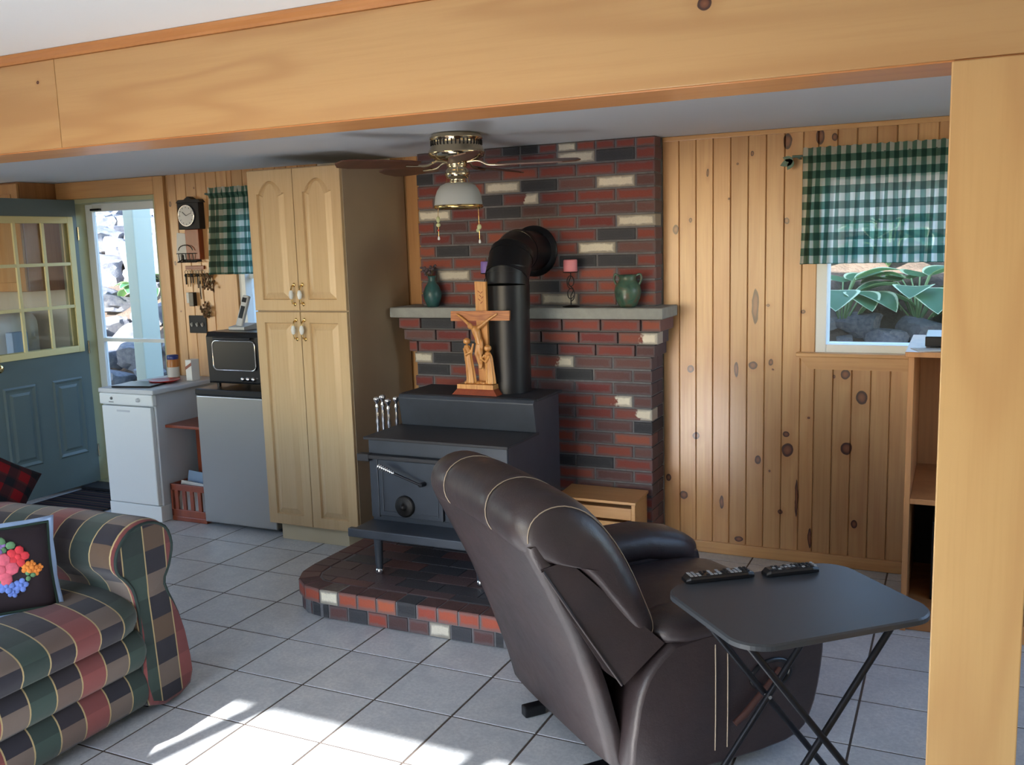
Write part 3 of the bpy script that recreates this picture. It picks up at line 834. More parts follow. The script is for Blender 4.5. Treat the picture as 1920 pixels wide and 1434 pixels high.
# ash ledge, legs
obj('ash_ledge', MB().box(.335, 1.075, .49, FY, .318, .345).box(.32, 1.09, .475, .505, .310, .352), M['stove'], stove, bevel=.005)
for lx, ly in ((.468, .505), (.985, .53), (.42, 1.19), (.985, 1.19)):
    lg = obj('leg', MB().lathe([(.026, .315), (.021, .30), (.018, .20), (.016, .165)], (lx, ly, 0), 14), M['stove'], stove)
    obj('foot', MB().lathe([(.0, HZ+.0002), (.016, HZ+.002), (.0195, HZ+.012), (.018, HZ+.024), (.013, HZ+.031)], (lx, ly, 0), 16), M['chrome'] if ly < .6 else M['iron'], lg)

# ---- stove pipe
pp = [(.862, 1.155, z) for z in (.9175, 1.05, 1.2, 1.34, 1.35)]
sp_ = thing('stove_pipe', 'black stove pipe elbowing back from the stove into the brick chimney', 'stove pipe', (.862, 1.155, .9175))
obj('pipe_section', MB().cyl((.862, 1.155, .9175), (.862, 1.155, 1.335), .1045, n=32), M['pipe'], sp_)
obj('pipe_section', MB().cyl((.862, 1.155, 1.325), (.862, 1.155, 1.445), .108, n=32), M['pipe'], sp_)
def gore(a0, a1, r, pr=.106):
    return MB().tube([a0, a1], r, 32)
P0 = Vector((.862, 1.155, 1.44)); P1 = Vector((.86, 1.165, 1.50)); P2 = Vector((.852, 1.225, 1.575)); P3 = Vector((.835, 1.34, 1.605)); P4 = Vector((.805, CYU+.004, 1.60))
for k, (a, b, r) in enumerate(((P0, P1, .106), (P1, P2, .108), (P2, P3, .106), (P3, P4, .105))):
    d = (b-a).normalized()
    obj('elbow_gore' if k < 3 else 'thimble_pipe', MB().tube([a-d*.03 if k else a, b+d*.03 if k < 3 else b], r, 32), M['pipe'], sp_)
    if k < 3: obj('seam_ring', MB().tube([b-d*.004, b+d*.004], r+.003, 32), M['pipe'], sp_)
cr = (P4-P3).normalized().to_track_quat('Z', 'Y').to_matrix()
obj('wall_collar', MB().lathe([(.106, -.02), (.132, -.012), (.136, -.006), (.136, 0.0)], P4, 36, Matrix.Rotation(-PI/2, 3, 'X')), M['pipe'], sp_)
# ---- fire tools
ft = thing('fireplace_tool_set', 'set of silver-handled fireplace tools standing between pantry and stove', 'fire tools', (.2, 1.0, HZ))
obj('stand_base', MB().lathe([(.085, HZ+.0002), (.085, HZ+.012), (.03, HZ+.025), (.012, HZ+.03)], (.2, 1.02, 0), 20), M['iron'], ft)
obj('stand_pole', MB().cyl((.2, 1.02, HZ+.02), (.2, 1.02, .70), .007, n=10).tube([(.14, 1.0, .68), (.26, 1.0, .68)], .005, 8).tube([(.2, .96, .68), (.2, 1.06, .68)], .005, 8), M['iron'], ft)
for tx, ty, tz in ((.168, 1.0, .885), (.203, 1.0, .898), (.243, .99, .880), (.285, 1.0, .892)):
    q = MB().lathe([(.006, .0), (.006, -.19), (.008, -.17), (.006, -.155), (.010, -.13), (.007, -.11), (.009, -.085), (.006, -.07), (.012, -.055), (.007, -.045), (.007, -.034), (.016, -.022), (.018, -.010), (.012, -.002), (0, 0)][1:], (tx, ty, tz), 12)
    tt = obj('tool_handle', q, M['chrome'], ft)
    obj('tool_shaft', MB().cyl((tx, ty, .22), (tx, ty, tz-.185), .005, n=8), M['iron'], tt)
# ================================================================== PANTRY AND APPLIANCES
px0, px1, pyf, pyb = -.662, -.05, 1.11, YB-.016
pan = thing('pantry_cabinet', 'tall pale maple pantry cabinet with four raised-panel doors', 'cabinet', ((px0+px1)/2, 1.4, 0))
obj('body', MB().box(px0, px1, pyf, pyb, .10, 2.077), M['maple_side'], pan, bevel=.002)
obj('toe_kick', MB().prism([(px0+.05, 1.135), (px1-.10, 1.135), (px1-.004, 1.30), (px1-.004, pyb), (px0+.05, pyb)], .001, .10, 'z'), M['toe'], pan)
def arch_top(x0, x1, z, rise, n=14):
    """cathedral arch between x0 and x1, springing at z with flat shoulders"""
    w = x1-x0; pts = [(x0, z)]
    for k in range(n+1):
        t = k/n; xx = x0+w*.08+w*.84*t
        pts.append((xx, z+rise*math.sin(PI*t)**.75))
    pts.append((x1, z)); return pts
def cab_door(x0, x1, z0, z1, arch, handle_x, handle_z):
    yf = pyf-.0225
    d = obj('door', MB().box(x0, x1, yf+.0115, pyf-.0005, z0, z1), M['maple'], pan)
    st = .058
    def ring(e, y):
        a0, a1, b0 = x0+st+e, x1-st-e, z0+st+e
        if arch: top = arch_top(a0, a1, z1-.125-e*.4, .068)[::-1]
        else:
            zt = z1-st-e; top = [(a1, zt)] + [(a1-(a1-a0)*(k+1)/16, zt) for k in range(15)] + [(a0, zt)]
        return [(q[0], y, q[1]) for q in [(a0, b0), (a1, b0)] + top]
    # frame: outer rectangle to the panel opening
    inner = ring(0, yf); n = len(inner)
    fr = MB()
    def outer(y, e=0):
        o = [(x0+e, y, z0+e), (x1-e, y, z0+e)]
        for q in inner[2:]:
            o.append((x0+e+(x1-x0-2*e)*(q[0]-x0-st)/(x1-x0-2*st), y, z1-e))
        return o
    def strip(A, B):
        v = A+B
        fr.add(v, [(k, (k+1) % n, n+(k+1) % n, n+k) for k in range(n)])
    strip(outer(yf+.0115), outer(yf+.002)); strip(outer(yf+.002), outer(yf, .003)); strip(outer(yf, .003), ring(0, yf)); strip(ring(0, yf), ring(.005, yf+.0105))
    obj('frame', fr, M['maple'], d)
    pn = MB(); pn.loft([ring(.005, yf+.0106), ring(.009, yf+.0095), ring(.036, yf+.0012), ring(.040, yf+.0002)], smooth=False)
    obj('raised_panel', pn, M['maple'], d)
    hx, hz = handle_x, handle_z
    hd = obj('handle', MB().cyl((hx, yf, hz+.05), (hx, yf-.022, hz+.045), .005, n=10).cyl((hx, yf, hz-.05), (hx, yf-.022, hz-.045), .005, n=10)
        .ball((hx, yf-.002, hz+.052), .009, .004, .012, 10).ball((hx, yf-.002, hz-.052), .009, .004, .012, 10)
        .tube([(hx, yf-.022, hz+.045), (hx, yf-.03, hz+.02), (hx, yf-.03, hz-.02), (hx, yf-.022, hz-.045)], .0045, 8), M['brass'], d)
    obj('porcelain_grip', MB().lathe([(.005, -.024), (.010, -.018), (.0135, 0), (.010, .018), (.005, .024)], (hx, yf-.03, hz), 14), M['white_app'], hd)
xm = (px0+px1)/2
cab_door(px0+.002, xm-.002, 1.318, 2.072, True, xm-.028, 1.405)
cab_door(xm+.002, px1-.002, 1.318, 2.072, True, xm+.028, 1.405)
cab_door(px0+.002, xm-.002, .104, 1.310, False, xm-.028, 1.215)
cab_door(xm+.002, px1-.002, .104, 1.310, False, xm+.028, 1.215)

fr = thing('mini_fridge', 'compact stainless-door refrigerator under the toaster oven', 'refrigerator', (-.955, 1.4, 0))
obj('case', MB().box(-1.222, -.675, 1.225, 1.69, .03, .806), M['black_matte'], fr, bevel=.004)
obj('door', MB().box(-1.222, -.675, 1.165, 1.22, .028, .806), M['steel'], fr, bevel=.008, seg=3)
obj('top', MB().box(-1.226, -.671, 1.162, 1.69, .807, .846), M['black'], fr, bevel=.008)
for x in (-1.19, -.71):
    for y in (1.25, 1.64): obj('foot', MB().cyl((x, y, .001), (x, y, .03), .016, n=10), M['black'], fr)

to = thing('toaster_oven', 'black toaster oven with silver-rimmed window on the small refrigerator', 'toaster oven', (-.97, 1.4, .847))
obj('body', MB().prism([(1.232, .872), (1.225, 1.15), (1.245, 1.178), (1.55, 1.178), (1.56, .872)], -1.165, -.755, 'x'), M['black'], to, bevel=.014, seg=3)
def rr(x0, x1, z0, z1, r, y, n=5):
    o = []
    for cx, cz, a0 in ((x1-r, z0+r, -90), (x1-r, z1-r, 0), (x0+r, z1-r, 90), (x0+r, z0+r, 180)):
        for k in range(n+1):
            a = math.radians(a0+90*k/n); o.append((cx+r*math.cos(a), y, cz+r*math.sin(a)))
    return o
td = obj('glass_door', MB().loft([rr(-1.118, -.80, .955, 1.128, .03, 1.232), rr(-1.118, -.80, .955, 1.128, .03, 1.222)], smooth=False), M['black'], to)
obj('chrome_rim', MB().tube(rr(-1.118, -.80, .955, 1.128, .03, 1.222), .0042, 8, closed=True), M['chrome'], td)
obj('door_handle', MB().tube([(-1.10, 1.212, 1.142), (-.82, 1.212, 1.142)], .007, 8), M['black'], td)
for k, x in enumerate((-.905, -.865, -.825)):
    obj('control_knob', MB().lathe([(.014, 0), (.013, .014), (.010, .018), (0, .019)], (x, 1.232, .905), 14, Matrix.Rotation(PI/2, 3, 'X')), M['chrome'], to)
for x in (-1.13, -.79):
    for y in (1.27, 1.52): obj('foot', MB().cyl((x, y, .8472), (x, y, .875), .012, n=10), M['black'], to)

# cordless phone on the toaster oven
ph = thing('cordless_phone', 'silver cordless telephone upright in its cradle on the toaster oven', 'telephone', (-1.02, 1.42, 1.179))
obj('cradle', MB().prism([(1.34, 1.1795), (1.34, 1.198), (1.40, 1.205), (1.46, 1.215), (1.46, 1.1795)], -1.09, -.97, 'x'), M['white_app_side'], ph, bevel=.004)
mrot = Matrix.Rotation(math.radians(-14), 3, 'X') @ Matrix.Rotation(math.radians(10), 3, 'Y')
hs_ = obj('handset', MB().obox((-1.025, 1.405, 1.29), .048, .026, .19, mrot), M['white_app_side'], ph, bevel=.008)
obj('keypad', MB().obox(Vector((-1.025, 1.405, 1.28)) + mrot @ Vector((0, -.0135, 0)), .032, .004, .075, mrot), M['black'], hs_)
obj('screen', MB().obox(Vector((-1.025, 1.405, 1.29)) + mrot @ Vector((0, -.0135, .065)), .032, .004, .028, mrot), M['black'], hs_)

# trash compactor
tc = thing('trash_compactor', 'narrow white trash compactor beside the open entry door', 'trash compactor', (-1.76, 1.4, 0))
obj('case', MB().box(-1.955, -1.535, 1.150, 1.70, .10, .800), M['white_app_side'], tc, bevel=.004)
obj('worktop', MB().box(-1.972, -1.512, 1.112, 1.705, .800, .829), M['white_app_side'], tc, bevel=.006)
obj('base_plinth', MB().box(-1.972, -1.535, 1.125, 1.70, .001, .10), M['white_app'], tc, bevel=.003)
cpn = obj('control_panel', MB().box(-1.968, -1.522, 1.112, 1.149, .728, .799), M['white_app'], tc, bevel=.008)
obj('dial', MB().lathe([(.014, 0), (.012, .012), (0, .013)], (-1.635, 1.112, .765), 14, Matrix.Rotation(PI/2, 3, 'X')), M['white_app_side'], cpn)
obj('key_switch', MB().lathe([(.010, 0), (.008, .006), (0, .007)], (-1.86, 1.112, .768), 12, Matrix.Rotation(PI/2, 3, 'X')), M['grey_mark'], cpn)
obj('maker_badge', MB().box(-1.885, -1.845, 1.1108, 1.1125, .742, .748), M['grey_mark'], cpn)
dr_ = obj('drawer_front', MB().box(-1.958, -1.548, 1.118, 1.149, .105, .720), M['white_app'], tc, bevel=.006)
obj('maker_badge', MB().box(-1.83, -1.72, 1.1168, 1.1185, .685, .697), M['white_app_side'], dr_)
# things on the compactor
tb = tag(obj('cutting_board', MB().loft([rr(-1.93, -1.66, 0, .012, .004, 1.16), rr(-1.93, -1.66, 0, .012, .004, 1.36)], smooth=False), M['black']), 'thin black tray lying on the trash compactor', 'tray')
tb.location.z = .8296; tb.rotation_euler.z = math.radians(12); tb.location.x += .03
M['amber'] = plain('amber_contents', srgb(176,112,52), .35); M['blue_lid'] = plain('blue_lid', srgb(34,52,120), .4)
M['red_plate'] = plain('red_glaze', srgb(170,34,26), .3, var=.35, vscale=30); M['label'] = plain('jar_label', srgb(200,200,196), .6)
jr = thing('peanut_butter_jar', 'clear jar of tan spread with dark blue lid on the compactor', 'jar', (-1.74, 1.52, .8296))
obj('jar_body', MB().lathe([(.034, .830), (.037, .836), (.037, .945), (.034, .958), (.032, .965)], (-1.74, 1.52, 0), 24), M['amber'], jr)
obj('jar_label', MB().lathe([(.0376, .85), (.0376, .915)], (-1.74, 1.52, 0), 24, cap=False), M['label'], jr)
obj('lid', MB().lathe([(.036, .965), (.037, .968), (.037, .988), (.034, .992), (0, .992)], (-1.74, 1.52, 0), 24), M['blue_lid'], jr)
tag(obj('red_dish', MB().lathe([(.05, .8298), (.06, .834), (.095, .846), (.098, .850), (.088, .848), (.055, .838), (0, .837)], (-1.70, 1.40, 0), 28), M['red_plate']), 'shallow red dish in front of the jar on the compactor', 'dish')
cd = thing('box_carton', 'small white and brown carton standing at the back corner of the compactor', 'box', (-1.585, 1.55, .8296))
obj('carton', MB().box(-1.615, -1.565, 1.50, 1.57, .83, .965), M['paper'], cd, bevel=.002)
obj('printed_band', MB().prism([(-1.616, .90), (-1.564, .93), (-1.564, .95), (-1.616, .92)], 1.4985, 1.4995, 'y'), M['cherry'], cd)

# cherry side shelf with magazine rack between compactor and fridge
ms = thing('magazine_stand', 'reddish wood side stand with magazine rack between compactor and refrigerator', 'stand', (-1.37, 1.4, 0))
obj('shelf_top', MB().box(-1.545+.02, -1.235, 1.20, 1.62, .585, .603), M['cherry'], ms, bevel=.003)
obj('back_panel', MB().box(-1.475, -1.235, 1.40, 1.418, .012, .585), M['cherry'], ms)
obj('side_panel', MB().box(-1.253, -1.235, 1.28, 1.40, .012, .585), M['cherry'], ms)
obj('rack_base', MB().box(-1.515, -1.235, 1.19, 1.40, .002, .03), M['cherry'], ms, bevel=.003)
obj('rack_side', MB().box(-1.515, -1.50, 1.19, 1.40, .03, .235), M['cherry'], ms, bevel=.003)
obj('rack_rail', MB().box(-1.515, -1.235, 1.19, 1.203, .195, .235), M['cherry'], ms, bevel=.002)
obj('rack_rail', MB().box(-1.515, -1.235, 1.19, 1.203, .03, .075), M['cherry'], ms, bevel=.002)
for k in range(4): obj('rack_slat', MB().box(-1.482+.062*k, -1.455+.062*k, 1.191, 1.202, .075, .195), M['cherry'], ms)
M['mag_blue'] = plain('magazine_blue', srgb(150,180,214), .5)
for k, (m_, lb) in enumerate(((M['mag_blue'], 'blue and white magazine standing tallest in the wooden rack'), (M['paper'], 'white folded paper just behind the rails of the wooden rack'))):
    mg = obj('magazine', MB().obox((-1.375, 1.30-.06*k, .17-.02*k), .22, .012+.004*k, .25-.05*k, Matrix.Rotation(math.radians(-10), 3, 'X') @ Matrix.Rotation(math.radians(4), 3, 'Y')), m_)
    tag(mg, lb, 'magazine', 'papers in the magazine rack')
    mg.location.z = .031

# door mat and threshold step
M['mat'] = NT('striped_doormat').m
def mat_stripes():
    t = NT('striped_mat_fabric'); sp = t.n('ShaderNodeSeparateXYZ'); t.l(t.coord(), sp.inputs[0])
    f = t.math('FRACT', t.math('MULTIPLY', sp.outputs[1], 11.0)); n = t.noise(t.coord(), 120, 3)
    t.set(color=t.mix(t.math('MULTIPLY', n, .4), t.ramp(f, [(0, srgb(38,34,40)), (.35, srgb(74,52,52)), (.55, srgb(46,50,52)), (.8, srgb(84,66,54))], True), srgb(30,28,30)), rough=.95, spec=.1)
    t.bump(n, .5, .003); return t.m
mt = tag(obj('door_mat', MB().box(-2.70, -2.10, 1.09, 1.52, .001, .013), mat_stripes(), bevel=.004), 'dark striped mat on the tiles inside the doorway', 'door mat')
tag(obj('boot_tray', MB().box(-2.74, -2.02, 1.55, 1.70, .001, .025), M['black_matte'], bevel=.004), 'narrow black mat strip along the door threshold', 'mat')

# ---- kitchen corner seen past and through the open door
kc = thing('wall_cabinet', 'pine kitchen wall cabinet hung at the ceiling behind the open door', 'cabinet', (-3.4, 1.58, 1.41))
obj('body', MB().box(-3.9, -2.92, 1.438, YB+.010, 1.41, ZC-.002), M['oak'], kc, bevel=.002)
for x0 in (-3.898, -3.408):
    d = obj('door', MB().box(x0, x0+.486, 1.418, 1.4375, 1.414, ZC-.012), M['pine_trim_v'], kc, bevel=.004)
    obj('raised_panel', MB().box(x0+.06, x0+.426, 1.411, 1.4175, 1.474, ZC-.08), M['pine_trim_v'], d, bevel=.005)
kb = thing('base_cabinet', 'kitchen base cabinet with pale counter behind the open door', 'cabinet', (-3.4, 1.45, 0))
obj('body', MB().box(-3.9, -2.95, 1.16, YB+.010, .1, .87), M['oak'], kb)
obj('toe_kick', MB().box(-3.9, -2.95, 1.22, YB, .001, .1), M['black_matte'], kb)
obj('countertop', MB().box(-3.92, -2.93, 1.13, YB+.010, .8702, .905), M['white_app_side'], kb, bevel=.004)
for x0 in (-3.89, -3.42): obj('door', MB().box(x0, x0+.45, 1.14, 1.16, .12, .70), M['pine_trim_v'], kb, bevel=.004); obj('drawer', MB().box(x0, x0+.45, 1.14, 1.16, .715, .86), M['pine_trim_v'], kb, bevel=.004)
bmch = thing('bread_machine', 'rounded white countertop appliance seen through the door glass', 'appliance', (-3.25, 1.45, .906))
obj('housing', MB().loft([[(x, y, z) for x, y, z in rr(-3.44, -3.08, .9062, 1.26, .09, yy)] for yy in (1.28, 1.60)], smooth=True), M['white_app'], bmch, bevel=.012)
obj('control_strip', MB().box(-3.36, -3.16, 1.272, 1.28, 1.0, 1.04), M['grey_mark'], bmch)
tag(obj('towel_box', MB().box(-3.03, -2.96, 1.30, 1.42, .9062, 1.14), M['mag_blue'], bevel=.005), 'small pale blue box on the counter behind the door glass', 'box')

# ---- things hung on the left pine wall
ck = thing('wall_clock', 'dark wooden wall clock with round white dial', 'clock', (-1.665, YB, 1.79))
obj('clock_case', MB().box(-1.755, -1.575, YB-.055, YB-.001, 1.795, 1.965), M['black_matte'], ck, bevel=.004)
obj('crest', MB().prism([(-1.77, 1.965), (-1.56, 1.965), (-1.58, 1.985), (-1.63, 1.985), (-1.665, 2.005), (-1.70, 1.985), (-1.75, 1.985)], YB-.05, YB-.002, 'y'), M['black_matte'], ck, bevel=.003)
obj('pendulum_case', MB().box(-1.715, -1.60, YB-.045, YB-.001, 1.60, 1.795), M['cherry'], ck, bevel=.004)
dl = obj('dial', MB().lathe([(.066, 0), (.066, .005), (.062, .008), (0, .008)], (-1.675, YB-.055, 1.882), 32, Matrix.Rotation(PI/2, 3, 'X')), M['paper'], ck)
obj('dial_rim', MB().tube([(-1.675+.066*math.cos(a), YB-.062, 1.882+.066*math.sin(a)) for a in [2*PI*k/40 for k in range(40)]], .004, 6, closed=True), M['chrome'], dl)
for a, l, w_ in ((-50, .038, .004), (70, .052, .003)):
    r_ = math.radians(a); c0 = Vector((-1.675, YB-.065, 1.882)); e_ = c0+Vector((math.sin(r_)*l, 0, math.cos(r_)*l))
    obj('hand', MB().tube([c0, e_], w_/2, 6), M['black'], dl)
for k in range(12):
    a = 2*PI*k/12; p = Vector((-1.675+.054*math.cos(a), YB-.0635, 1.882+.054*math.sin(a)))
    obj('hour_mark', MB().obox(p, .009, .001, .003, Matrix.Rotation(-a, 3, 'Y')), M['black'], dl)
lr = thing('letter_rack', 'black wire letter rack with white envelopes on the pine wall', 'letter rack', (-1.71, YB, 1.58))
obj('wire_frame', MB().tube([(-1.79, YB-.006, 1.60), (-1.79, YB-.05, 1.585), (-1.63, YB-.05, 1.585), (-1.63, YB-.006, 1.60)], .004, 6).tube([(-1.79, YB-.006, 1.64), (-1.79, YB-.055, 1.64), (-1.63, YB-.055, 1.64), (-1.63, YB-.006, 1.64)], .003, 6)
    .tube([(-1.71+.06*math.cos(a), YB-.056, 1.66+.035*math.sin(a)) for a in [PI*k/10 for k in range(11)]], .003, 6)
    .box(-1.79, -1.63, YB-.004, YB-.001, 1.585, 1.67), M['iron'], lr)
for k in range(5): obj('wire_bar', MB().tube([(-1.77+.03*k, YB-.052, 1.585), (-1.77+.03*k, YB-.057, 1.64)], .0025, 6), M['iron'], lr)
tag(obj('envelope', MB().obox((-1.735, YB-.03, 1.70), .14, .004, .14, Matrix.Rotation(math.radians(6), 3, 'Y')), M['paper']), 'square white card standing tall in the wire letter rack', 'card')
tag(obj('envelope', MB().obox((-1.70, YB-.020, 1.648), .12, .004, .09), M['label']), 'short grey envelope tucked low in the wire letter rack', 'envelope')
tag(obj('note_pad', MB().obox((-1.805, YB-.012, 1.633), .03, .018, .09), M['paper'], bevel=.003), 'narrow white note pad hung left of the letter rack', 'note pad')
M['key'] = plain('old_brass_key', srgb(120,92,58), .4, .7); M['dried'] = plain('dried_flower_brown', srgb(112,84,58), .9, var=.4, vscale=60)
M['dried2'] = plain('dried_leaf_olive', srgb(104,100,66), .9, var=.4, vscale=60)
kr = thing('key_rack', 'key rack with bunches of keys below the letter rack', 'key rack', (-1.69, YB, 1.44))
obj('rail', MB().box(-1.765, -1.605, YB-.014, YB-.001, 1.535, 1.56), M['cherry'], kr, bevel=.003)
rk = random.Random(3)
for k in range(7):
    x = -1.755+.024*k; l = rk.uniform(.05, .09)
    q = MB().tube([(x+.012*math.cos(a), YB-.018, 1.518+.012*math.sin(a)) for a in [2*PI*i/12 for i in range(12)]], .0015, 5, closed=True)
    for j in range(2):
        dx = rk.uniform(-.014, .014); q.lathe([(0, -.002), (.011, -.002), (.011, .002), (0, .002)], (x+dx*.4, YB-.018-.004*j, 1.497), 10, Matrix.Rotation(PI/2, 3, 'X')).obox((x+dx, YB-.018-.004*j, 1.497-l/2), .007, .002, l)
    obj('key_bunch', q, M['key'] if k % 2 else M['iron'], kr)
def sprig(name, c, h, w_, label, seed):
    r = random.Random(seed); t = thing(name, label, 'dried flowers', (c[0], YB, c[1]))
    st_ = MB(); lv = MB()
    for k in range(14):
        e = Vector((c[0]+r.uniform(-w_, w_), YB-r.uniform(.015, .06), c[1]+r.uniform(-h, h)))
        st_.tube([(c[0]+r.uniform(-.01, .01), YB-.012, c[1]+h*.9*(1 if h > .06 else -1)), e], .0013, 5)
        for j in range(3): lv.ball(e+Vector((r.uniform(-.012, .012), r.uniform(-.008, .008), r.uniform(-.012, .012))), .008, .006, .009, 7)
    obj('stems', st_, M['dried2'], t); obj('flower_heads', lv, M['dried'], t)
sprig('dried_bouquet', (-1.555, 1.455), .065, .035, 'bunch of dried brown flowers hanging head-down beside the gingham curtain', 5)
sprig('dried_bouquet', (-1.59, 1.265), .045, .045, 'small dried flower sprig above the black switch plate', 9)
th = thing('wall_dispenser', 'small black and white holder on the wall below the keys', 'holder', (-1.735, YB, 1.30))
obj('white_half', MB().box(-1.765, -1.735, YB-.025, YB-.001, 1.315, 1.385), M['paper'], th, bevel=.003)
obj('black_half', MB().box(-1.735, -1.695, YB-.035, YB-.001, 1.295, 1.385), M['black'], th, bevel=.003)
hk = MB().tube([(-1.655, YB-.01, 1.45), (-1.65, YB-.01, 1.34)], .003, 6).box(-1.66, -1.645, YB-.006, YB-.001, 1.44, 1.46)
tag(obj('hook_rod', hk, M['iron']), 'thin dark rod hanging from a nail right of the holder', 'rod')
sw = thing('light_switch_plate', 'black triple light switch plate on pine wall above the toaster oven', 'light switch', (-1.70, YB, 1.115))
obj('plate', MB().box(-1.775, -1.625, YB-.008, YB-.001, 1.115, 1.232), M['black_matte'], sw, bevel=.003)
for k in range(3): obj('toggle', MB().obox((-1.745+.045*k, YB-.014, 1.172), .008, .016, .022, Matrix.Rotation(math.radians(25), 3, 'X')), M['label'], sw)
# ================================================================== CURTAINS
def curtain(name, label, x0, x1, z0, z1, y, folds, seed, flare=.02):
    r = random.Random(seed); n = folds*9; secs = []
    ph = [r.uniform(-.5, .5) for _ in range(folds+2)]
    am = [r.uniform(.7, 1.25) for _ in range(folds+2)]
    zs = [z1, z1-.008, z1-.016, z1-.024, z1-.034, z1-.046] + [z1-.06-(z1-.06-z0)*k/14 for k in range(15)]
    for i in range(n+1):
        t = i/n; fi = t*folds; k = int(fi); w_ = fi-k
        a = am[k]*(1-w_)+am[k+1]*w_; p = ph[k]*(1-w_)+ph[k+1]*w_
        col = []
        for z in zs:
            d = (z1-z)/(z1-z0)
            if z > z1-.026: A = .011*(z-(z1-.03))/.03+.004
            elif z > z1-.05: A = .003
            else: A = .006+.016*min(1, d*1.6)
            fq = fi + (.25*p*d)
            s = math.sin(2*PI*fq+p*.6)
            yy = y - A*a*s - (.012 if z > z1-.05 else .004)
            xx = x0+(x1-x0)*t + (t-.5)*flare*d + .006*math.sin(2*PI*fq*.5+3*d)*d
            col.append((xx, yy, z + .002*math.sin(9*fi) * (1 if d < .02 else 0)))
        secs.append(col)
    o = obj(name, MB().loft(secs, closed=False), M['gingham'])
    return tag(o, label, 'curtain')
curtain('window_curtain', 'wide green and white gingham valance over the window at right', 2.18, 3.19, 1.506, 2.048, 1.672, 19, 11)
curtain('window_curtain', 'narrow green and white gingham curtain left of the tall pantry', -1.468, -.70, 1.502, 2.048, 1.672, 13, 12, .08)
M['verdigris'] = plain('green_bronze', srgb(86,108,98), .5, .5)
cr1 = thing('curtain_rod', 'thin curtain rod with leaf finial above the right window', 'curtain rod', (2.68, 1.668, 2.01))
obj('rod', MB().tube([(2.13, 1.668, 2.012), (3.24, 1.668, 2.012)], .006, 8), M['verdigris'], cr1)
lf_ = MB()
for a, s in ((0, 1), (38, .8), (-38, .8)):
    q = [(0,0), (.012,.014), (.032,.018), (.05,.010), (.064,0), (.05,-.010), (.032,-.018), (.012,-.014)]
    ra = math.radians(200+a); v = [(2.135+s*(u*math.cos(ra)-w_*math.sin(ra)), 1.995+s*(u*math.sin(ra)+w_*math.cos(ra))) for u, w_ in q]
    lf_.prism(v, 1.662, 1.668, 'y')
obj('leaf_finial', lf_, M['verdigris'], cr1, bevel=.002)
for x in (2.16, 3.2): obj('bracket', MB().box(x-.006, x+.006, 1.668, YB-.001, 2.002, 2.006), M['verdigris'], cr1)
cr2 = thing('curtain_rod', 'thin curtain rod carrying the narrow curtain beside the pantry', 'curtain rod', (-1.1, 1.668, 2.01))
obj('rod', MB().tube([(-1.50, 1.668, 2.012), (-.68, 1.668, 2.012)], .006, 8), M['verdigris'], cr2)
obj('bracket', MB().box(-1.49, -1.478, 1.668, YB-.001, 2.002, 2.006), M['verdigris'], cr2)

# ================================================================== ON THE MANTEL
MZ = 1.3088
def pottery(name, cols):
    t = NT(name); co = t.coord(); n = t.noise(co, 16, 5, .6, .5)
    t.set(color=t.ramp(n, [(.3, cols[0]), (.5, cols[1]), (.68, cols[2])]), rough=.35, spec=.5); t.bump(t.noise(co, 60, 3), .2, .002); return t.m
M['pot_green'] = pottery('green_pottery', (srgb(40,56,52), srgb(66,98,82), srgb(104,84,66)))
M['pot_teal'] = pottery('teal_pottery', (srgb(40,52,62), srgb(46,88,88), srgb(58,74,82)))
gp = thing('pottery_jug', 'green glazed two-handled pot at the right end of the mantel', 'pot', (1.352, 1.535, MZ))
obj('pot_body', MB().lathe([(.0, MZ), (.036, MZ), (.046, MZ+.01), (.062, MZ+.045), (.068, MZ+.08), (.062, MZ+.112), (.046, MZ+.132), (.042, MZ+.145), (.050, MZ+.163), (.045, MZ+.163), (.037, MZ+.145), (.04, MZ+.12)], (1.352, 1.535, 0), 28), M['pot_green'], gp)
for s in (1, -1):
    obj('handle', MB().tube(catmull([(1.352+s*.044, 1.535, MZ+.158), (1.352+s*.066, 1.535, MZ+.165), (1.352+s*.072, 1.535, MZ+.14), (1.352+s*.060, 1.535, MZ+.112)], 5, False), .006, 8), M['pot_green'], gp)
vs_ = thing('flower_vase', 'small teal vase of dried flowers at the left end of the mantel', 'vase', (.215, 1.535, MZ))
obj('vase_body', MB().lathe([(0, MZ), (.03, MZ), (.034, MZ+.008), (.05, MZ+.05), (.052, MZ+.075), (.04, MZ+.11), (.022, MZ+.135), (.019, MZ+.155), (.026, MZ+.17), (.022, MZ+.17), (.015, MZ+.15)], (.215, 1.535, 0), 26), M['pot_teal'], vs_)
rv = random.Random(4); sm, fh = MB(), MB()
for k in range(12):
    e = Vector((.215+rv.uniform(-.045, .02), 1.535+rv.uniform(-.025, .03), MZ+rv.uniform(.18, .235)))
    sm.tube([(.215, 1.535, MZ+.15), e], .0012, 5)
    for j in range(3): fh.ball(e+Vector([rv.uniform(-.01, .01) for _ in range(3)]), .008, .008, .007, 7)
M['grey_flower'] = plain('dusty_flower', srgb(96,84,92), .9)
obj('stems', sm, M['dried2'], vs_); obj('flower_heads', fh, M['grey_flower'], vs_)
M['wax_pink'] = plain('pink_wax', srgb(226,140,148), .5); M['wax_purple'] = plain('purple_wax', srgb(140,118,196), .5)
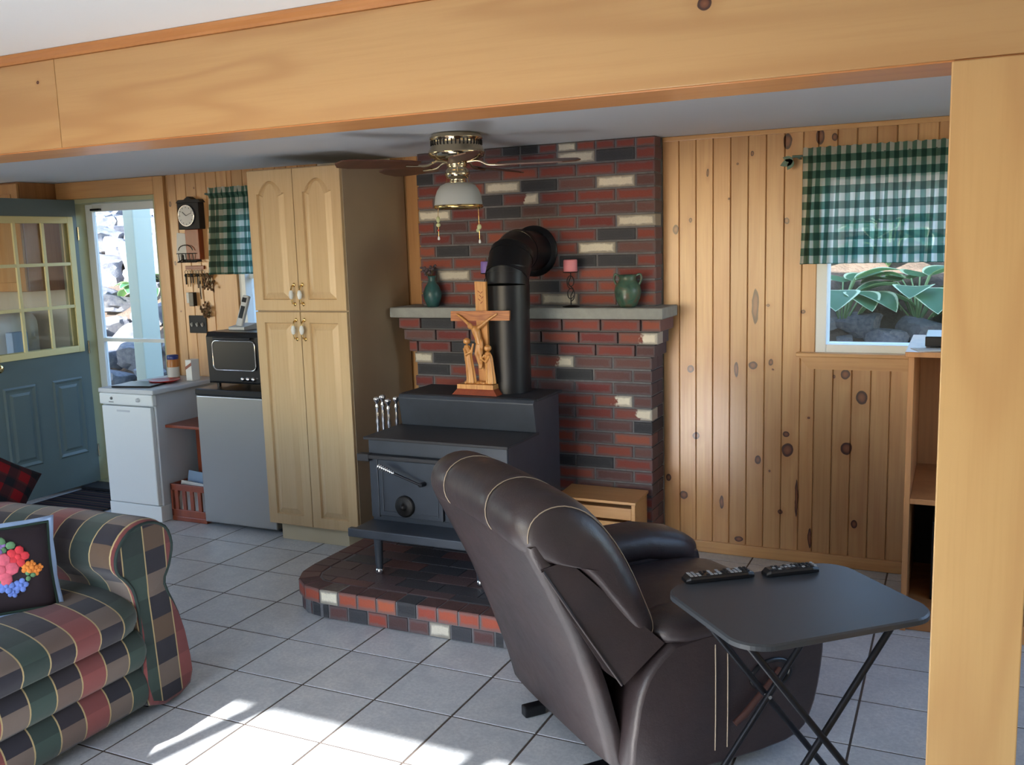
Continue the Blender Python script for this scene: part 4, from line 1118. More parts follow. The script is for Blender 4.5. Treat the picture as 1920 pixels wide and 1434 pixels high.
def candle_stand(x, wax, l1, l2):
    y = 1.53
    t = thing('candle_stand', l1, 'candle holder', (x, y, MZ))
    obj('foot', MB().lathe([(0, MZ), (.045, MZ), (.045, MZ+.004), (.012, MZ+.010)], (x, y, 0), 20), M['iron'], t)
    def scroll(z0, s):
        return [(x+s*.022*math.sin(a)*(1-.25*k/20), y, z0+.036-.036*math.cos(a)*(1-.35*k/20)) for k, a in [(k, 2*PI*1.2*k/24) for k in range(25)]]
    obj('scroll_stem', MB().tube([(x, y, MZ+.008), (x, y, MZ+.06)], .003, 6).tube(scroll(MZ+.03, 1), .0025, 6).tube(catmull([(x, y, MZ+.06), (x+.014, y, MZ+.09), (x-.012, y, MZ+.12), (x, y, MZ+.155), (x, y, MZ+.178)], 5, False), .003, 6).tube(scroll(MZ+.095, -1), .0025, 6), M['iron'], t)
    obj('pan', MB().lathe([(.0, MZ+.176), (.036, MZ+.178), (.040, MZ+.183), (.036, MZ+.181)], (x, y, 0), 20), M['iron'], t)
    c = thing('pillar_candle', l2, 'candle', (x, y, MZ+.1815))
    b = obj('wax', MB().lathe([(0, MZ+.1818), (.034, MZ+.1818), (.036, MZ+.186), (.036, MZ+.24), (.033, MZ+.245), (.02, MZ+.241), (0, MZ+.240)], (x, y, 0), 24), wax, c)
    obj('wick', MB().cyl((x, y, MZ+.24), (x, y, MZ+.254), .0012, n=6), M['black'], c)
candle_stand(1.045, M['wax_pink'], 'black scrolled iron stand under the pink candle', 'short pink pillar candle on an iron stand right of the stove pipe')
candle_stand(.565, M['wax_purple'], 'black scrolled iron stand under the purple candle', 'short purple pillar candle half hidden by the stove pipe')

# ================================================================== CRUCIFIX
M['olive'] = wood('carved_olive_wood', srgb(204,148,82), srgb(168,104,52), srgb(150,88,44), 'z', .38, .3, 8.0, .5, .06, size=4)
M['olive_d'] = wood('cross_wood', srgb(188,118,66), srgb(134,70,38), srgb(120,58,32), 'x', .4, .3, 9.0, .6, .05, size=4)
SZ = .9168
cx = thing('crucifix_statue', 'carved wooden crucifix statue standing on top of the wood stove', 'statue', (.745, 1.028, SZ))
def frust(x0, x1, y0, y1, z0, z1, e): return MB().loft([[(x0, y0, z0), (x1, y0, z0), (x1, y1, z0), (x0, y1, z0)], [(x0+e, y0+e*.6, z1), (x1-e, y0+e*.6, z1), (x1-e, y1-e*.6, z1), (x0+e, y1-e*.6, z1)]], smooth=False)
obj('base', frust(.622, .868, .985, 1.068, SZ, .946, .024), M['cherry'], cx)
obj('plinth', frust(.645, .846, .993, 1.06, .946, .968, .002), M['olive'], cx, bevel=.003)
rkk = MB()
for k in range(9): rkk.ball((.69+.016*k, 1.022+.006*(k % 2), .974), .015, .018, .011, 9)
obj('rocky_ground', rkk, M['olive'], cx)
obj('cross_upright', MB().prism([(.750, .966), (.806, .966), (.802, 1.466), (.742, 1.468)], 1.034, 1.052, 'y'), M['olive'], cx, bevel=.002)
ca_ = obj('cross_arm', MB().prism([(.610, 1.276), (.929, 1.281), (.931, 1.328), (.611, 1.324)], 1.022, 1.0335, 'y'), M['olive_d'], cx, bevel=.002)
scr = MB()
for k, (u, v) in enumerate(((.764, 1.418), (.778, 1.414), (.771, 1.398), (.782, 1.39), (.765, 1.38), (.777, 1.366))): scr.obox((u, 1.0335, v), .014, .002, .003, Matrix.Rotation(.7*(-1)**k, 3, 'Y'))
obj('carved_scroll', scr, M['cherry'], cx)
def fuse(o, vox=.0022):
    m = o.modifiers.new('remesh', 'REMESH'); m.mode = 'VOXEL'; m.voxel_size = vox; m.use_smooth_shade = True
    m = o.modifiers.new('smooth', 'SMOOTH'); m.factor = .5; m.iterations = 3
    return o
yq = 1.012
cp_ = MB()
cp_.ball((.724, yq-.006, 1.254), .0125, .013, .0165, 12)
cp_.tube([(.734, yq, 1.247), (.745, yq, 1.243), (.755, yq, 1.225), (.762, yq, 1.20), (.768, yq, 1.178), (.77, yq-.002, 1.165)], [.009, .019, .021, .017, .017, .015], 12)
cp_.tube([(.757, yq, 1.240), (.79, yq, 1.262), (.825, yq+.002, 1.288), (.86, yq+.004, 1.309)], [.0105, .0085, .007, .006], 8).ball((.864, yq+.004, 1.311), .007, .005, .006, 8)
cp_.tube([(.737, yq, 1.240), (.712, yq, 1.264), (.684, yq+.002, 1.288), (.655, yq+.004, 1.306)], [.0105, .0085, .007, .006], 8).ball((.651, yq+.004, 1.308), .007, .005, .006, 8)
cp_.tube([(.764, yq, 1.17), (.758, yq-.012, 1.12), (.77, yq, 1.065), (.772, yq-.006, 1.045)], [.0135, .0115, .0085, .006], 8)
cp_.tube([(.777, yq, 1.17), (.782, yq-.012, 1.12), (.778, yq, 1.065), (.776, yq-.006, 1.045)], [.0135, .0115, .0085, .006], 8)
fuse(obj('carved_figure', cp_, M['olive'], cx))
lc = MB().tube([(.753, yq, 1.182), (.768, yq-.003, 1.176), (.786, yq, 1.182)], .012, 10).tube([(.784, yq-.006, 1.178), (.789, yq-.01, 1.15), (.785, yq-.008, 1.135)], [.008, .007, .003], 8)
fuse(obj('loincloth', lc, M['olive'], cx))
def mourner(hx, hz, bx, lean, lab, up):
    m = MB(); y = 1.004
    m.ball((hx, y, hz), .0135, .014, .017, 12)
    m.lathe([(.014, 0), (.0185, .008), (.017, .02), (.006, .028), (0, .029)], (hx, y, hz-.012), 12)
    nz = [(bx, y+.004, .975, .026), (bx, y+.004, 1.0, .024), (bx*.75+hx*.25, y+.002, 1.05, .021), (bx*.4+hx*.6, y, 1.10, .02), (bx*.15+hx*.85, y, hz-.035, .019), (hx, y, hz-.02, .012)]
    secs = []
    for X, Y, Z, r in nz:
        secs.append([(X+r*(1+.13*math.cos(7*a))*math.cos(a), Y+r*.72*(1+.13*math.cos(7*a))*math.sin(a), Z) for a in [2*PI*k/28 for k in range(28)]])
    m.loft(secs)
    s = 1 if lean > 0 else -1
    m.tube([(hx+s*.012, y-.006, hz-.035), (hx+s*.03, y-.014, hz-.055), (hx+s*.038, y-.008, hz-.02+up)], [.009, .008, .0055], 8)
    m.tube([(hx-s*.010, y-.008, hz-.035), (hx+s*.004, y-.022, hz-.065), (hx+s*.026, y-.018, hz-.05)], [.009, .008, .0055], 8)
    fuse(obj('robed_figure', m, M['olive'], cx), .002)
mourner(.705, 1.180, .722, 1, 'l', .01); mourner(.818, 1.148, .828, -1, 'r', .02)

# ================================================================== CEILING FAN
fx, fy = .745, .896
fan = thing('ceiling_fan', 'brass ceiling fan with frosted bell light hanging from the ceiling', 'ceiling fan', (fx, fy, ZC))
obj('motor_housing', MB().lathe([(.06, ZC-.001), (.112, ZC-.004), (.116, ZC-.012), (.122, ZC-.016), (.122, ZC-.026), (.118, ZC-.030), (.118, ZC-.058), (.122, ZC-.062), (.122, ZC-.070), (.130, ZC-.078), (.131, ZC-.092), (.122, ZC-.106), (.098, ZC-.118), (.06, ZC-.128), (.045, ZC-.130)], (fx, fy, 0), 48), M['antique'], fan)
for k in range(40):
    a = 2*PI*k/40
    obj('vent_slot', MB().obox((fx+.1185*math.cos(a), fy+.1185*math.sin(a), ZC-.044), .003, .006, .022, Matrix.Rotation(a, 3, 'Z')), M['black_matte'], fan)
obj('switch_housing', MB().lathe([(.045, ZC-.130), (.048, ZC-.145), (.042, ZC-.152), (.054, ZC-.168), (.058, ZC-.185), (.050, ZC-.200), (.034, ZC-.208), (.040, ZC-.216), (.038, ZC-.224)], (fx, fy, 0), 32), M['antique'], fan)
def frosted():
    t = NT('frosted_glass'); t.set(color=srgb(214,220,222), rough=.35, spec=.5)
    tl = t.n('ShaderNodeBsdfTranslucent'); tl.inputs[0].default_value = srgb(220,226,228)
    mx = t.n('ShaderNodeMixShader'); mx.inputs[0].default_value = .45; t.l(t.b.outputs[0], mx.inputs[1]); t.l(tl.outputs[0], mx.inputs[2]); t.l(mx.outputs[0], t.out.inputs['Surface']); return t.m
M['frosted'] = frosted()
sh = obj('glass_shade', MB().lathe([(.036, ZC-.222), (.058, ZC-.224), (.082, ZC-.236), (.098, ZC-.258), (.107, ZC-.285), (.111, ZC-.318), (.113, ZC-.332), (.109, ZC-.332), (.104, ZC-.285), (.094, ZC-.258), (.078, ZC-.238), (.05, ZC-.228)], (fx, fy, 0), 40, cap=False), M['frosted'], fan)
obj('brass_rim', MB().lathe([(.1135, ZC-.325), (.1155, ZC-.330), (.1155, ZC-.338), (.111, ZC-.340), (.108, ZC-.334)], (fx, fy, 0), 40, cap=False), M['brass'], sh)
obj('bulb', MB().ball((fx, fy, ZC-.275), .03, .03, .036, 16), M['white_app'], fan)
M['blade'] = wood('walnut_fan_blade', srgb(96,58,44), srgb(72,42,34), srgb(66,38,30), 'x', .45, .2, 5.0, .4, .03)
for k in range(5):
    a = math.radians(14+72*k)
    m3 = Matrix.Rotation(a, 3, 'Z'); til = Matrix.Rotation(math.radians(11), 3, 'X')
    bz = ZC-.142
    def W(v): q = m3 @ (til @ Vector((0, v[1], v[2])) + Vector((v[0], 0, 0))); return (fx+q.x, fy+q.y, bz+q.z)
    outlb = [(.19, -.045), (.24, -.058), (.50, -.066), (.555, -.05), (.575, 0), (.555, .05), (.50, .066), (.24, .058), (.19, .045)]
    bl = MB(); n = len(outlb)
    vv = [W((x, y, -.003)) for x, y in outlb]+[W((x, y, .003)) for x, y in outlb]
    bl.add(vv, [tuple(range(n))[::-1], tuple(range(n, 2*n))]+[(i, (i+1) % n, n+(i+1) % n, n+i) for i in range(n)])
    b = obj('blade', bl, M['blade'], fan)
    obj('blade_iron', MB().tube(catmull([W((.05, 0, .012)), W((.10, 0, .016)), W((.145, 0, -.004)), W((.20, 0, -.007)), W((.25, 0, -.007))], 4, False), .006, 8), M['antique'], b)
M['charm'] = plain('pull_charm', srgb(190,196,150), .4); M['charm_red'] = plain('red_bead', srgb(190,40,40), .4)
for dx, dy, z1, nm in ((-.095, -.03, 1.685, 'c'), (.105, .0, 1.665, 'd')):
    ch = obj('pull_chain', MB().tube([(fx+dx*.45, fy+dy*.45, ZC-.19), (fx+dx*.98, fy+dy, ZC-.345), (fx+dx, fy+dy, z1)], .0011, 5), M['brass'], fan)
    if nm == 'c': obj('charm', MB().ball((fx+dx, fy+dy, 1.765), .010, .008, .016, 10).ball((fx+dx, fy+dy, 1.74), .012, .008, .010, 10), M['charm'], ch); obj('bead', MB().ball((fx+dx, fy+dy, 1.715), .005, n=8), M['charm_red'], ch)
    else: obj('charm', MB().ball((fx+dx, fy+dy, 1.725), .012, .009, .013, 10).ball((fx+dx-.008, fy+dy, 1.71), .009, .007, .010, 10), M['charm'], ch)
    obj('chain_pull', MB().lathe([(0, z1-.016), (.006, z1-.012), (.004, z1), (0, z1+.004)], (fx+dx, fy+dy, 0), 10), M['white_app'], ch)

# ================================================================== WOOD BOX, HUTCH, TRAY TABLE
wbx = thing('firewood_box', 'low pine firewood box beside the chimney behind the recliner', 'wood box', (1.25, 1.4, HZ))
for nm, b in (('back_board', (1.05, 1.455, 1.48, 1.50, HZ+.001, .358)), ('side_board', (1.435, 1.455, 1.30, 1.48, HZ+.001, .346)), ('side_board', (1.05, 1.07, 1.30, 1.48, HZ+.001, .346)),
              ('front_slat', (1.07, 1.435, 1.30, 1.315, .265, .325)), ('front_slat', (1.07, 1.435, 1.30, 1.315, .19, .25)), ('front_slat', (1.07, 1.435, 1.30, 1.315, HZ+.001, .175)), ('floor_board', (1.07, 1.435, 1.315, 1.48, HZ+.001, HZ+.012))):
    obj(nm, MB().box(*b), M['pine_trim'], wbx, bevel=.002)
obj('lid', MB().prism([(1.285, .347), (1.505, .358), (1.505, .372), (1.285, .361)], 1.04, 1.462, 'x'), M['pine_trim'], wbx, bevel=.002)

hu = thing('open_hutch', 'open oak media hutch against the back wall behind the post', 'cabinet', (3.1, 1.35, 0))
HX0, HX1, HF, HB = 2.694, 3.52, 1.02, 1.70
for nm, b in (('side', (HX0, HX0+.022, HF, HB, .001, 1.15)), ('side', (HX1-.022, HX1, HF, HB, .001, 1.15)), ('top', (HX0-.012, HX1+.012, HF-.015, HB, 1.1505, 1.172)),
              ('back_panel', (HX0+.022, HX1-.022, HB-.012, HB, .08, 1.15)), ('shelf', (HX0+.022, HX1-.022, HF+.004, HB-.012, .545, .568)), ('bottom', (HX0+.022, HX1-.022, HF+.004, HB-.012, .06, .082)), ('plinth', (HX0+.022, HX1-.022, HF+.02, HF+.035, .001, .06))):
    obj(nm, MB().box(*b), M['oak'], hu, bevel=.002)
obj('lower_back', MB().box(HX0+.0225, HX1-.0225, HB-.016, HB-.0125, .083, .544), M['black_matte'], hu)
eq = thing('media_player', 'black media player on top of the oak hutch', 'electronics', (2.98, 1.3, 1.1725))
obj('case', MB().box(2.75, 3.18, 1.13, 1.42, 1.1805, 1.222), M['black'], eq, bevel=.004)
obj('display', MB().box(2.85, 2.98, 1.1285, 1.1298, 1.195, 1.21), M['grey_mark'], eq)
for x in (2.78, 3.15):
    for y in (1.16, 1.39): obj('foot', MB().cyl((x, y, 1.1726), (x, y, 1.1808), .012, n=10), M['black'], eq)
tag(obj('paper_sheet', MB().obox((2.79, 1.10, 1.1735), .16, .11, .002, Matrix.Rotation(.35, 3, 'Z')), M['paper']), 'white sheet of paper on the front corner of the hutch top', 'paper')
tag(obj('speaker_box', MB().box(2.80, 3.40, 1.2, 1.60, .0825, .43), M['black_matte'], bevel=.006), 'large black box in the lower bay of the hutch', 'box')
tag(obj('red_book', MB().box(3.05, 3.28, 1.06, 1.22, .5685, .60), M['red_plate'], bevel=.003), 'flat red book lying on the hutch shelf', 'book')

# TV tray table, turned 43 degrees
ta = math.radians(43)
M['tray'] = plain('black_tray_top', srgb(54,58,64), .45, var=.05, vscale=4, bump=.08, bscale=500)
tr = thing('tray_table', 'black folding tray table in front of the wooden post', 'table', (2.495, -.495, 0), ta)
def tray_poly(s, n=10):
    o = []; a, b, r = .288*s, .226*s, .075
    for cx_, cy_, a0 in ((a-r, -b+r, -90), (a-r, b-r, 0), (-a+r, b-r, 90), (-a+r, -b+r, 180)):
        for k in range(n+1):
            w_ = math.radians(a0+90*k/n); x_, y_ = cx_+r*math.cos(w_), cy_+r*math.sin(w_)
            o.append((x_*(1+.05*(1-(y_/b)**2)), y_*(1+.045*(1-(x_/a)**2))))
    return o
def ts(s, z): return [(x, y, z) for x, y in tray_poly(s)]
obj('tray_top', MB().loft([ts(.97, .640), ts(1.0, .644), ts(1.0, .656), ts(.985, .661)], smooth=False), M['tray'], tr, local=True)
for s in (-1, 1):
    y = s*.145
    obj('leg', MB().tube([(-.245, y, .638), (.245, y, .004)], .0095, 10), M['dark_metal'], tr, local=True)
    obj('leg', MB().tube([(.245, y-.019*s, .638), (-.245, y-.019*s, .004)], .0095, 10), M['dark_metal'], tr, local=True)
    obj('pivot_bolt', MB().cyl((0, y+.012, .321), (0, y-.03*s, .321), .006, n=8), M['chrome'], tr, local=True)
obj('crossbar', MB().tube([(-.245, -.126, .636), (-.245, .126, .636)], .008, 8), M['dark_metal'], tr, local=True)
obj('crossbar', MB().tube([(-.225, -.126, .03), (-.225, .126, .03)], .008, 8), M['dark_metal'], tr, local=True)
M['button'] = plain('grey_button', srgb(150,154,160), .5)
def remote(loc, rz, L, W_, label, light, seed):
    t = thing('remote_control', label, 'remote', loc, rz); r = random.Random(seed)
    def sec(x, w_, h): return [(x, q[0], q[1]) for q in ((-w_, .0), (w_, .0), (w_, h*.6), (w_*.85, h), (-w_*.85, h), (-w_, h*.6))]
    obj('body', MB().loft([sec(-L/2, W_*.38, .010), sec(-L/2+.012, W_*.5, .019), sec(L/2-.02, W_*.5, .019), sec(L/2, W_*.42, .014)], smooth=False), M['black'], t, local=True, bevel=.003)
    nx = int(L/.0125)-1
    for i in range(nx):
        for j in (-1, 0, 1):
            if r.random() < .12: continue
            x = -L/2+.018+i*.0125
            m_ = M['button'] if (i % 5 in (0, 1, 2) if light else r.random() < .35) else M['black_matte']
            obj('button', MB().obox((x, j*W_*.27, .0198), .0075, W_*.17, .003), m_, t, local=True)
    return t
remote((2.262, -.408, .6615), math.radians(37), .21, .05, 'long black remote with many pale buttons on the tray edge by the recliner', True, 1)
remote((2.448, -.288, .6615), math.radians(37), .165, .046, 'shorter black remote lying across the back of the tray', False, 2)
# ================================================================== RECLINER (local: +x front, -y near side)
RA = math.radians(50)
rec = thing('recliner_chair', 'dark brown leather recliner with tan stitching seen from behind', 'armchair', (1.894, -.154, 0), RA)
LE = M['leather']; M['lever'] = plain('dark_lever_wood', srgb(66,40,36), .5)
# outside back: slab swept from the floor up to the head seam
bp = [(-.235, .075, .335), (-.262, .10, .345), (-.285, .20, .355), (-.335, .36, .372), (-.405, .55, .385), (-.475, .70, .39), (-.525, .80, .385), (-.53, .825, .38)]
secs = []
for x, z, w_ in bp:
    th_ = .045
    secs.append([(x+dx, s*w_, z+dz) for dx, dz, s in ()] or [(x-.012*(1-abs(t)**4), t*w_, z) for t in [(-1+2*k/16) for k in range(17)]] + [(x+th_, t*(w_-.004), z+.012) for t in [(1-2*k/16) for k in range(17)]])
obj('outside_back', MB().loft(secs, smooth=True), LE, rec, local=True)
# back cushion: profile swept across the width with stitched divisions
prof = [(-.530, .795), (-.562, .850), (-.550, .912), (-.500, .948), (-.430, .952), (-.355, .920), (-.290, .858), (-.235, .780), (-.185, .690), (-.140, .590), (-.105, .500), (-.115, .455), (-.155, .462), (-.245, .565), (-.355, .705), (-.455, .785)]
pc = catmull([(x, 0, z) for x, z in prof], 3); cen = sum(pc, Vector())/len(pc)
st_y = (-.14, .20)
def cush(y):
    a = abs(y)/.405; tt_ = max(0, (a-.72)/.28); sc = .30 + .70*(1-min(1, tt_)**2.6)**.5
    g = min(abs(y-s) for s in st_y); sc -= .028*math.exp(-(g/.016)**2)
    bul = .014*math.cos(PI*y/.8)
    return [(cen.x+(p.x-cen.x)*sc, y, cen.z+(p.z-cen.z)*sc+bul) for p in pc]
ys = sorted(set([-.405, -.4035, -.401, -.398, .401, .4035, -.392, .392, -.375, .375, -.385, -.365, -.34, -.31, -.27, -.23, .23, .27, .31, .34, .365, .385, .398, .405] + [round(-.2+.02*k, 3) for k in range(21)] + [s+d for s in st_y for d in (-.012, -.006, 0, .006, .012)]))
obj('back_cushion', MB().loft([cush(y) for y in ys][::-1], capsmooth=True), LE, rec, local=True)
def ring_part(y, i0, i1, grow=.0035):
    q = cush(y); c = Vector((cen.x, y, cen.z))
    return [Vector(p)+(Vector(p)-c).normalized()*grow for p in q[i0:i1]]
for s in st_y: obj('stitch_line', MB().tube(ring_part(s, 0, 22), .0017, 6), M['stitch'], rec, local=True)
# contrast seam following the near and far edge of the cushion
for s in (-1, 1):
    if s < 0: obj('stitch_line', MB().tube(ring_part(s*.368, 3, 33, .003), .0018, 6), M['stitch'], rec, local=True)
    # flat side panel between outside back and cushion
    sp = MB().prism([(-.505, .765), (-.42, .775), (-.25, .61), (-.105, .47), (-.135, .45), (-.245, .372), (-.30, .42), (-.43, .63)], s*.30, s*.388, 'y')
    obj('back_side_panel', sp, LE, rec, local=True, bevel=.012, seg=3)
    obj('piping', MB().tube([(-.50, s*.390, .76), (-.40, s*.391, .60), (-.255, s*.391, .375)], .004, 6), LE, rec, local=True)
    # arm: outer body with padded top
    ap = catmull([(-.185, 0, .38), (-.225, 0, .25), (-.225, 0, .07), (.0, 0, .05), (.34, 0, .055), (.44, 0, .12), (.485, 0, .28), (.49, 0, .42), (.45, 0, .49), (.20, 0, .485), (-.05, 0, .472), (-.105, 0, .456)], 3)
    def arm(y, sc): 
        c = Vector((.13, 0, .27)); return [(c.x+(p.x-c.x)*sc, y, c.z+(p.z-c.z)*sc) for p in ap]
    yy = [(.245, .965), (.255, .985), (.275, 1.0), (.375, 1.0), (.395, .992), (.406, .975), (.41, .95)]
    L_ = [arm(s*y, sc) for y, sc in yy]
    am_ = obj('arm', MB().loft(L_ if s < 0 else L_[::-1]), LE, rec, local=True)
    pil = []
    for x, r in ((-.13, .4), (-.10, .8), (-.04, 1), (.10, 1.0), (.25, 1.0), (.38, 1), (.45, .85), (.485, .5)):
        zc = .495 if x < .4 else .47
        pil.append(ellipse((x, s*.325, zc+(.03 if s > 0 and x < .3 else 0)), (0, .098*r, 0), (0, 0, (.045 if s < 0 else .07)*r), 18, 2.4))
    obj('arm_pad', MB().loft(pil, capsmooth=True), LE, rec, local=True)
    for x in (.06, .105):
        obj('stitch_line', MB().tube([(x, s*.4105, .44), (x, s*.4125, .35), (x, s*.4125, .20), (x, s*.4105, .10)], .0019, 6), M['stitch'], rec, local=True)
# seat and footrest
seat = []
for y, sc in ((-.245, .8), (-.235, .95), (-.2, 1), (0, 1.03), (.2, 1), (.235, .95), (.245, .8)):
    q = catmull([(-.12, y, .40), (.0, y, .47), (.25, y, .475), (.42, y, .465), (.52, y, .43), (.545, y, .36), (.50, y, .30), (.2, y, .29), (-.1, y, .30)], 3)
    c = Vector((.2, y, .38)); seat.append([c+(p-c)*sc for p in q])
for q in seat:
    for p in q: pass
obj('seat_cushion', MB().loft(seat[::-1], capsmooth=True), LE, rec, local=True)
fr_ = []
for y, sc in ((-.24, .9), (-.22, 1), (.22, 1), (.24, .9)):
    q = catmull([(.42, y, .30), (.50, y, .31), (.535, y, .25), (.53, y, .14), (.50, y, .07), (.42, y, .06)], 3); c = Vector((.47, y, .18)); fr_.append([c+(p-c)*sc for p in q])
obj('footrest', MB().loft(fr_[::-1], capsmooth=True), LE, rec, local=True)
obj('base_frame', MB().box(-.20, .42, -.24, .24, .035, .29), M['black_matte'], rec, local=True)
for x, y in ((-.24, .22), (-.24, -.22), (.33, .22), (.33, -.22)): obj('glide_foot', MB().box(x-.05, x+.03, y-.02, y+.02, .001, .04), M['black'], rec, local=True, bevel=.006)
lv = obj('lever_recess', MB().tube([(.27+.075*math.cos(a), -.4115, .30+.045*math.sin(a)) for a in [2*PI*k/28 for k in range(28)]], .008, 8, closed=True), M['black'], rec, local=True)
obj('lever_handle', MB().tube([(.30, -.420, .315), (.24, -.428, .27), (.16, -.430, .205), (.12, -.428, .18)], [.009, .010, .012, .010], 8), M['lever'], rec, local=True)

# ================================================================== SOFA
TA = M['tartan']; M['cush_green_d'] = plain('dark_green_welt', srgb(38,52,50), .9)
SO = (-.15, -1.6, 0)
sofa = thing('plaid_sofa', 'green, rose and navy plaid rolled-arm sofa at lower left', 'sofa', (-.15, -1.55, 0))
def xprof(pts, x): return [(x, y, z) for y, z in pts]
def arm_profile(k=1.0):
    P = [(-.535, .03), (-.522, .19), (-.548, .32), (-.600, .455), (-.570, .520), (-.548, .60), (-.575, .675), (-.655, .712), (-.745, .700), (-.808, .640), (-.815, .570), (-.775, .52), (-.742, .455), (-.728, .30), (-.728, .03)]
    return [(p.x, p.y) for p in catmull([(a, b, 0) for a, b in P], 3)]
ap_ = arm_profile(); acy, acz = -.655, .38
asec = []
for x, sc, dz in ((-.72, .93, -.02), (-.70, .97, -.02), (-.66, 1, -.015), (-.4, 1, -.01), (-.1, 1, 0), (.12, 1, 0), (.225, 1, 0), (.25, .99, 0), (.268, .965, 0), (.272, .93, 0)):
    asec.append([(x+(.03*max(0, 1-z/.45) if x > .1 else 0), acy+(y-acy)*sc, max(.012, acz+(z-acz)*sc+dz*(z > .4))) for y, z in ap_])
A1 = obj('arm', MB().loft(asec, capsmooth=False), TA, sofa)
scroll_c = (-.685, .615)
obj('arm_scroll_welt', MB().tube([(.272, y, z) for y, z in [(acy+(a-acy)*.95, max(.02, acz+(b-acz)*.95)) for a, b in ap_]], .006, 6, closed=True), M['cush_green_d'], A1)
# far (camera side) arm, beyond the frame
asec2 = [[(x, -3.12-(y+.63), z) for x, y, z in s][::-1] for s in asec]
obj('arm', MB().loft(asec2), TA, sofa)
def bulge(y0, y1, P, cx_, cz_, end=.05, k=14):
    ysl = [y0, y0-.008, y0-.025, y0-end] + [y0-end-(y0-y1-2*end)*i/k for i in range(1, k)] + [y1+end, y1+.025, y1+.008, y1]
    out = []
    for y in ysl:
        d = min(y0-y, y-y1); sc = 1-.10*(1-min(1, d/end))**2
        out.append([(cx_+(p.x-cx_)*sc, y, cz_+(p.z-cz_)*sc) for p in P])
    return out
seatP = catmull([(-.52, 0, .42), (-.35, 0, .462), (-.1, 0, .475), (.12, 0, .468), (.25, 0, .44), (.305, 0, .40), (.30, 0, .345), (.24, 0, .318), (-.1, 0, .315), (-.5, 0, .315)], 4)
for y0, y1 in ((-.735, -1.62), (-1.625, -2.51)):
    obj('seat_cushion', MB().loft(bulge(y0, y1, seatP, -.1, .39, .09)[::1], capsmooth=True), TA, sofa)
for z0, z1, xf in ((.175, .325, .298), (.03, .185, .298)):
    zc = (z0+z1)/2
    P = catmull([(-.1, 0, z1-.01), (.2, 0, z1), (.27, 0, z1-.012), (xf, 0, zc), (.272, 0, z0+.012), (.2, 0, z0), (-.1, 0, z0+.01)], 4)
    obj('front_rail', MB().loft(bulge(-.715, -2.53, P, .1, zc, .03, 30)), TA, sofa)
backP = catmull([(-.48, 0, .40), (-.44, 0, .55), (-.47, 0, .75), (-.55, 0, .88), (-.64, 0, .90), (-.70, 0, .82), (-.70, 0, .4)], 4)
for y0, y1 in ((-.735, -1.62), (-1.625, -2.51)):
    obj('back_cushion', MB().loft(bulge(y0, y1, backP, -.58, .62, .12), capsmooth=True), TA, sofa)
obj('base_frame', MB().box(-.74, .2, -2.52, -.74, .015, .31).box(-.80, -.70, -2.56, -.70, .015, .80), TA, sofa, bevel=.02)
for x in (-.68, .2):
    for y in (-.66, -2.6): obj('foot', MB().box(x-.03, x+.03, y-.03, y+.03, .001, .03), M['black'], sofa)

# ---- floral cushion and red plaid throw pillow
def pillow_mb(w_, h, t, n=18, pw=2.6):
    m = MB(); v = []; f = []
    for sgn in (1, -1):
        b = len(v)
        for i in range(n+1):
            for j in range(n+1):
                a, c_ = -1+2*i/n, -1+2*j/n
                ed = max(0, (1-abs(a)**pw)*(1-abs(c_)**pw))
                pin = 1-.06*(abs(a)**2)*(1-abs(c_)**2)-.0
                v.append((a*w_/2*(1-.05*(1-c_*c_)), sgn*t/2*ed**.5, c_*h/2*(1-.05*(1-a*a))))
        for i in range(n):
            for j in range(n):
                q = (b+i*(n+1)+j, b+(i+1)*(n+1)+j, b+(i+1)*(n+1)+j+1, b+i*(n+1)+j+1)
                f.append(q[::-1] if sgn > 0 else q)
    uv = [tuple((v[k][0]/w_+.5, v[k][2]/h+.5) for k in q) for q in f]
    m.add(v, f, True, uv); return m
def flat_flower(m, c, r, n, y, squash=1.0):
    for k in range(n):
        a = 2*PI*k/n
        m.ball((c[0]+r*.55*math.cos(a), y, c[1]+r*.55*math.sin(a)*squash), r*.5, .004, r*.42, 9, Matrix.Rotation(-a, 3, 'Y'))
pl = thing('floral_cushion', 'black cushion embroidered with bright flowers on the plaid sofa seat', 'cushion', (.047, -1.08, .476), math.radians(69.5))
pl.rotation_euler = (math.radians(-20), math.radians(5), math.radians(69.5))
M['cush_black'] = plain('cushion_black_cloth', srgb(44,34,42), .9, bump=.3, bscale=500)
M['cush_blue'] = plain('cushion_pale_blue_edge', srgb(150,176,214), .85, bump=.3, bscale=400); M['cush_green'] = plain('cushion_green_piping', srgb(40,62,54), .85)
PWd, PHt = .34, .29
body_ = pillow_mb(PWd, PHt, .13)
for i in range(len(body_.v)): body_.v[i] = (body_.v[i][0], body_.v[i][1], body_.v[i][2]+PHt/2)
pb = obj('cushion_body', body_, M['cush_black'], pl, local=True, merge=True)
def edge_loop(d, y): 
    o = []
    for k in range(4):
        for i in range(8):
            t = -1+2*i/8; a, c_ = ((t, -1), (1, t), (-t, 1), (-1, -t))[k]
            o.append((a*(PWd/2+d)*(1-.05*(1-c_*c_)), y, c_*(PHt/2+d)*(1-.05*(1-a*a))+PHt/2))
    return o
obj('green_piping', MB().tube(edge_loop(.001, 0), .006, 6, closed=True), M['cush_green'], pl, local=True)
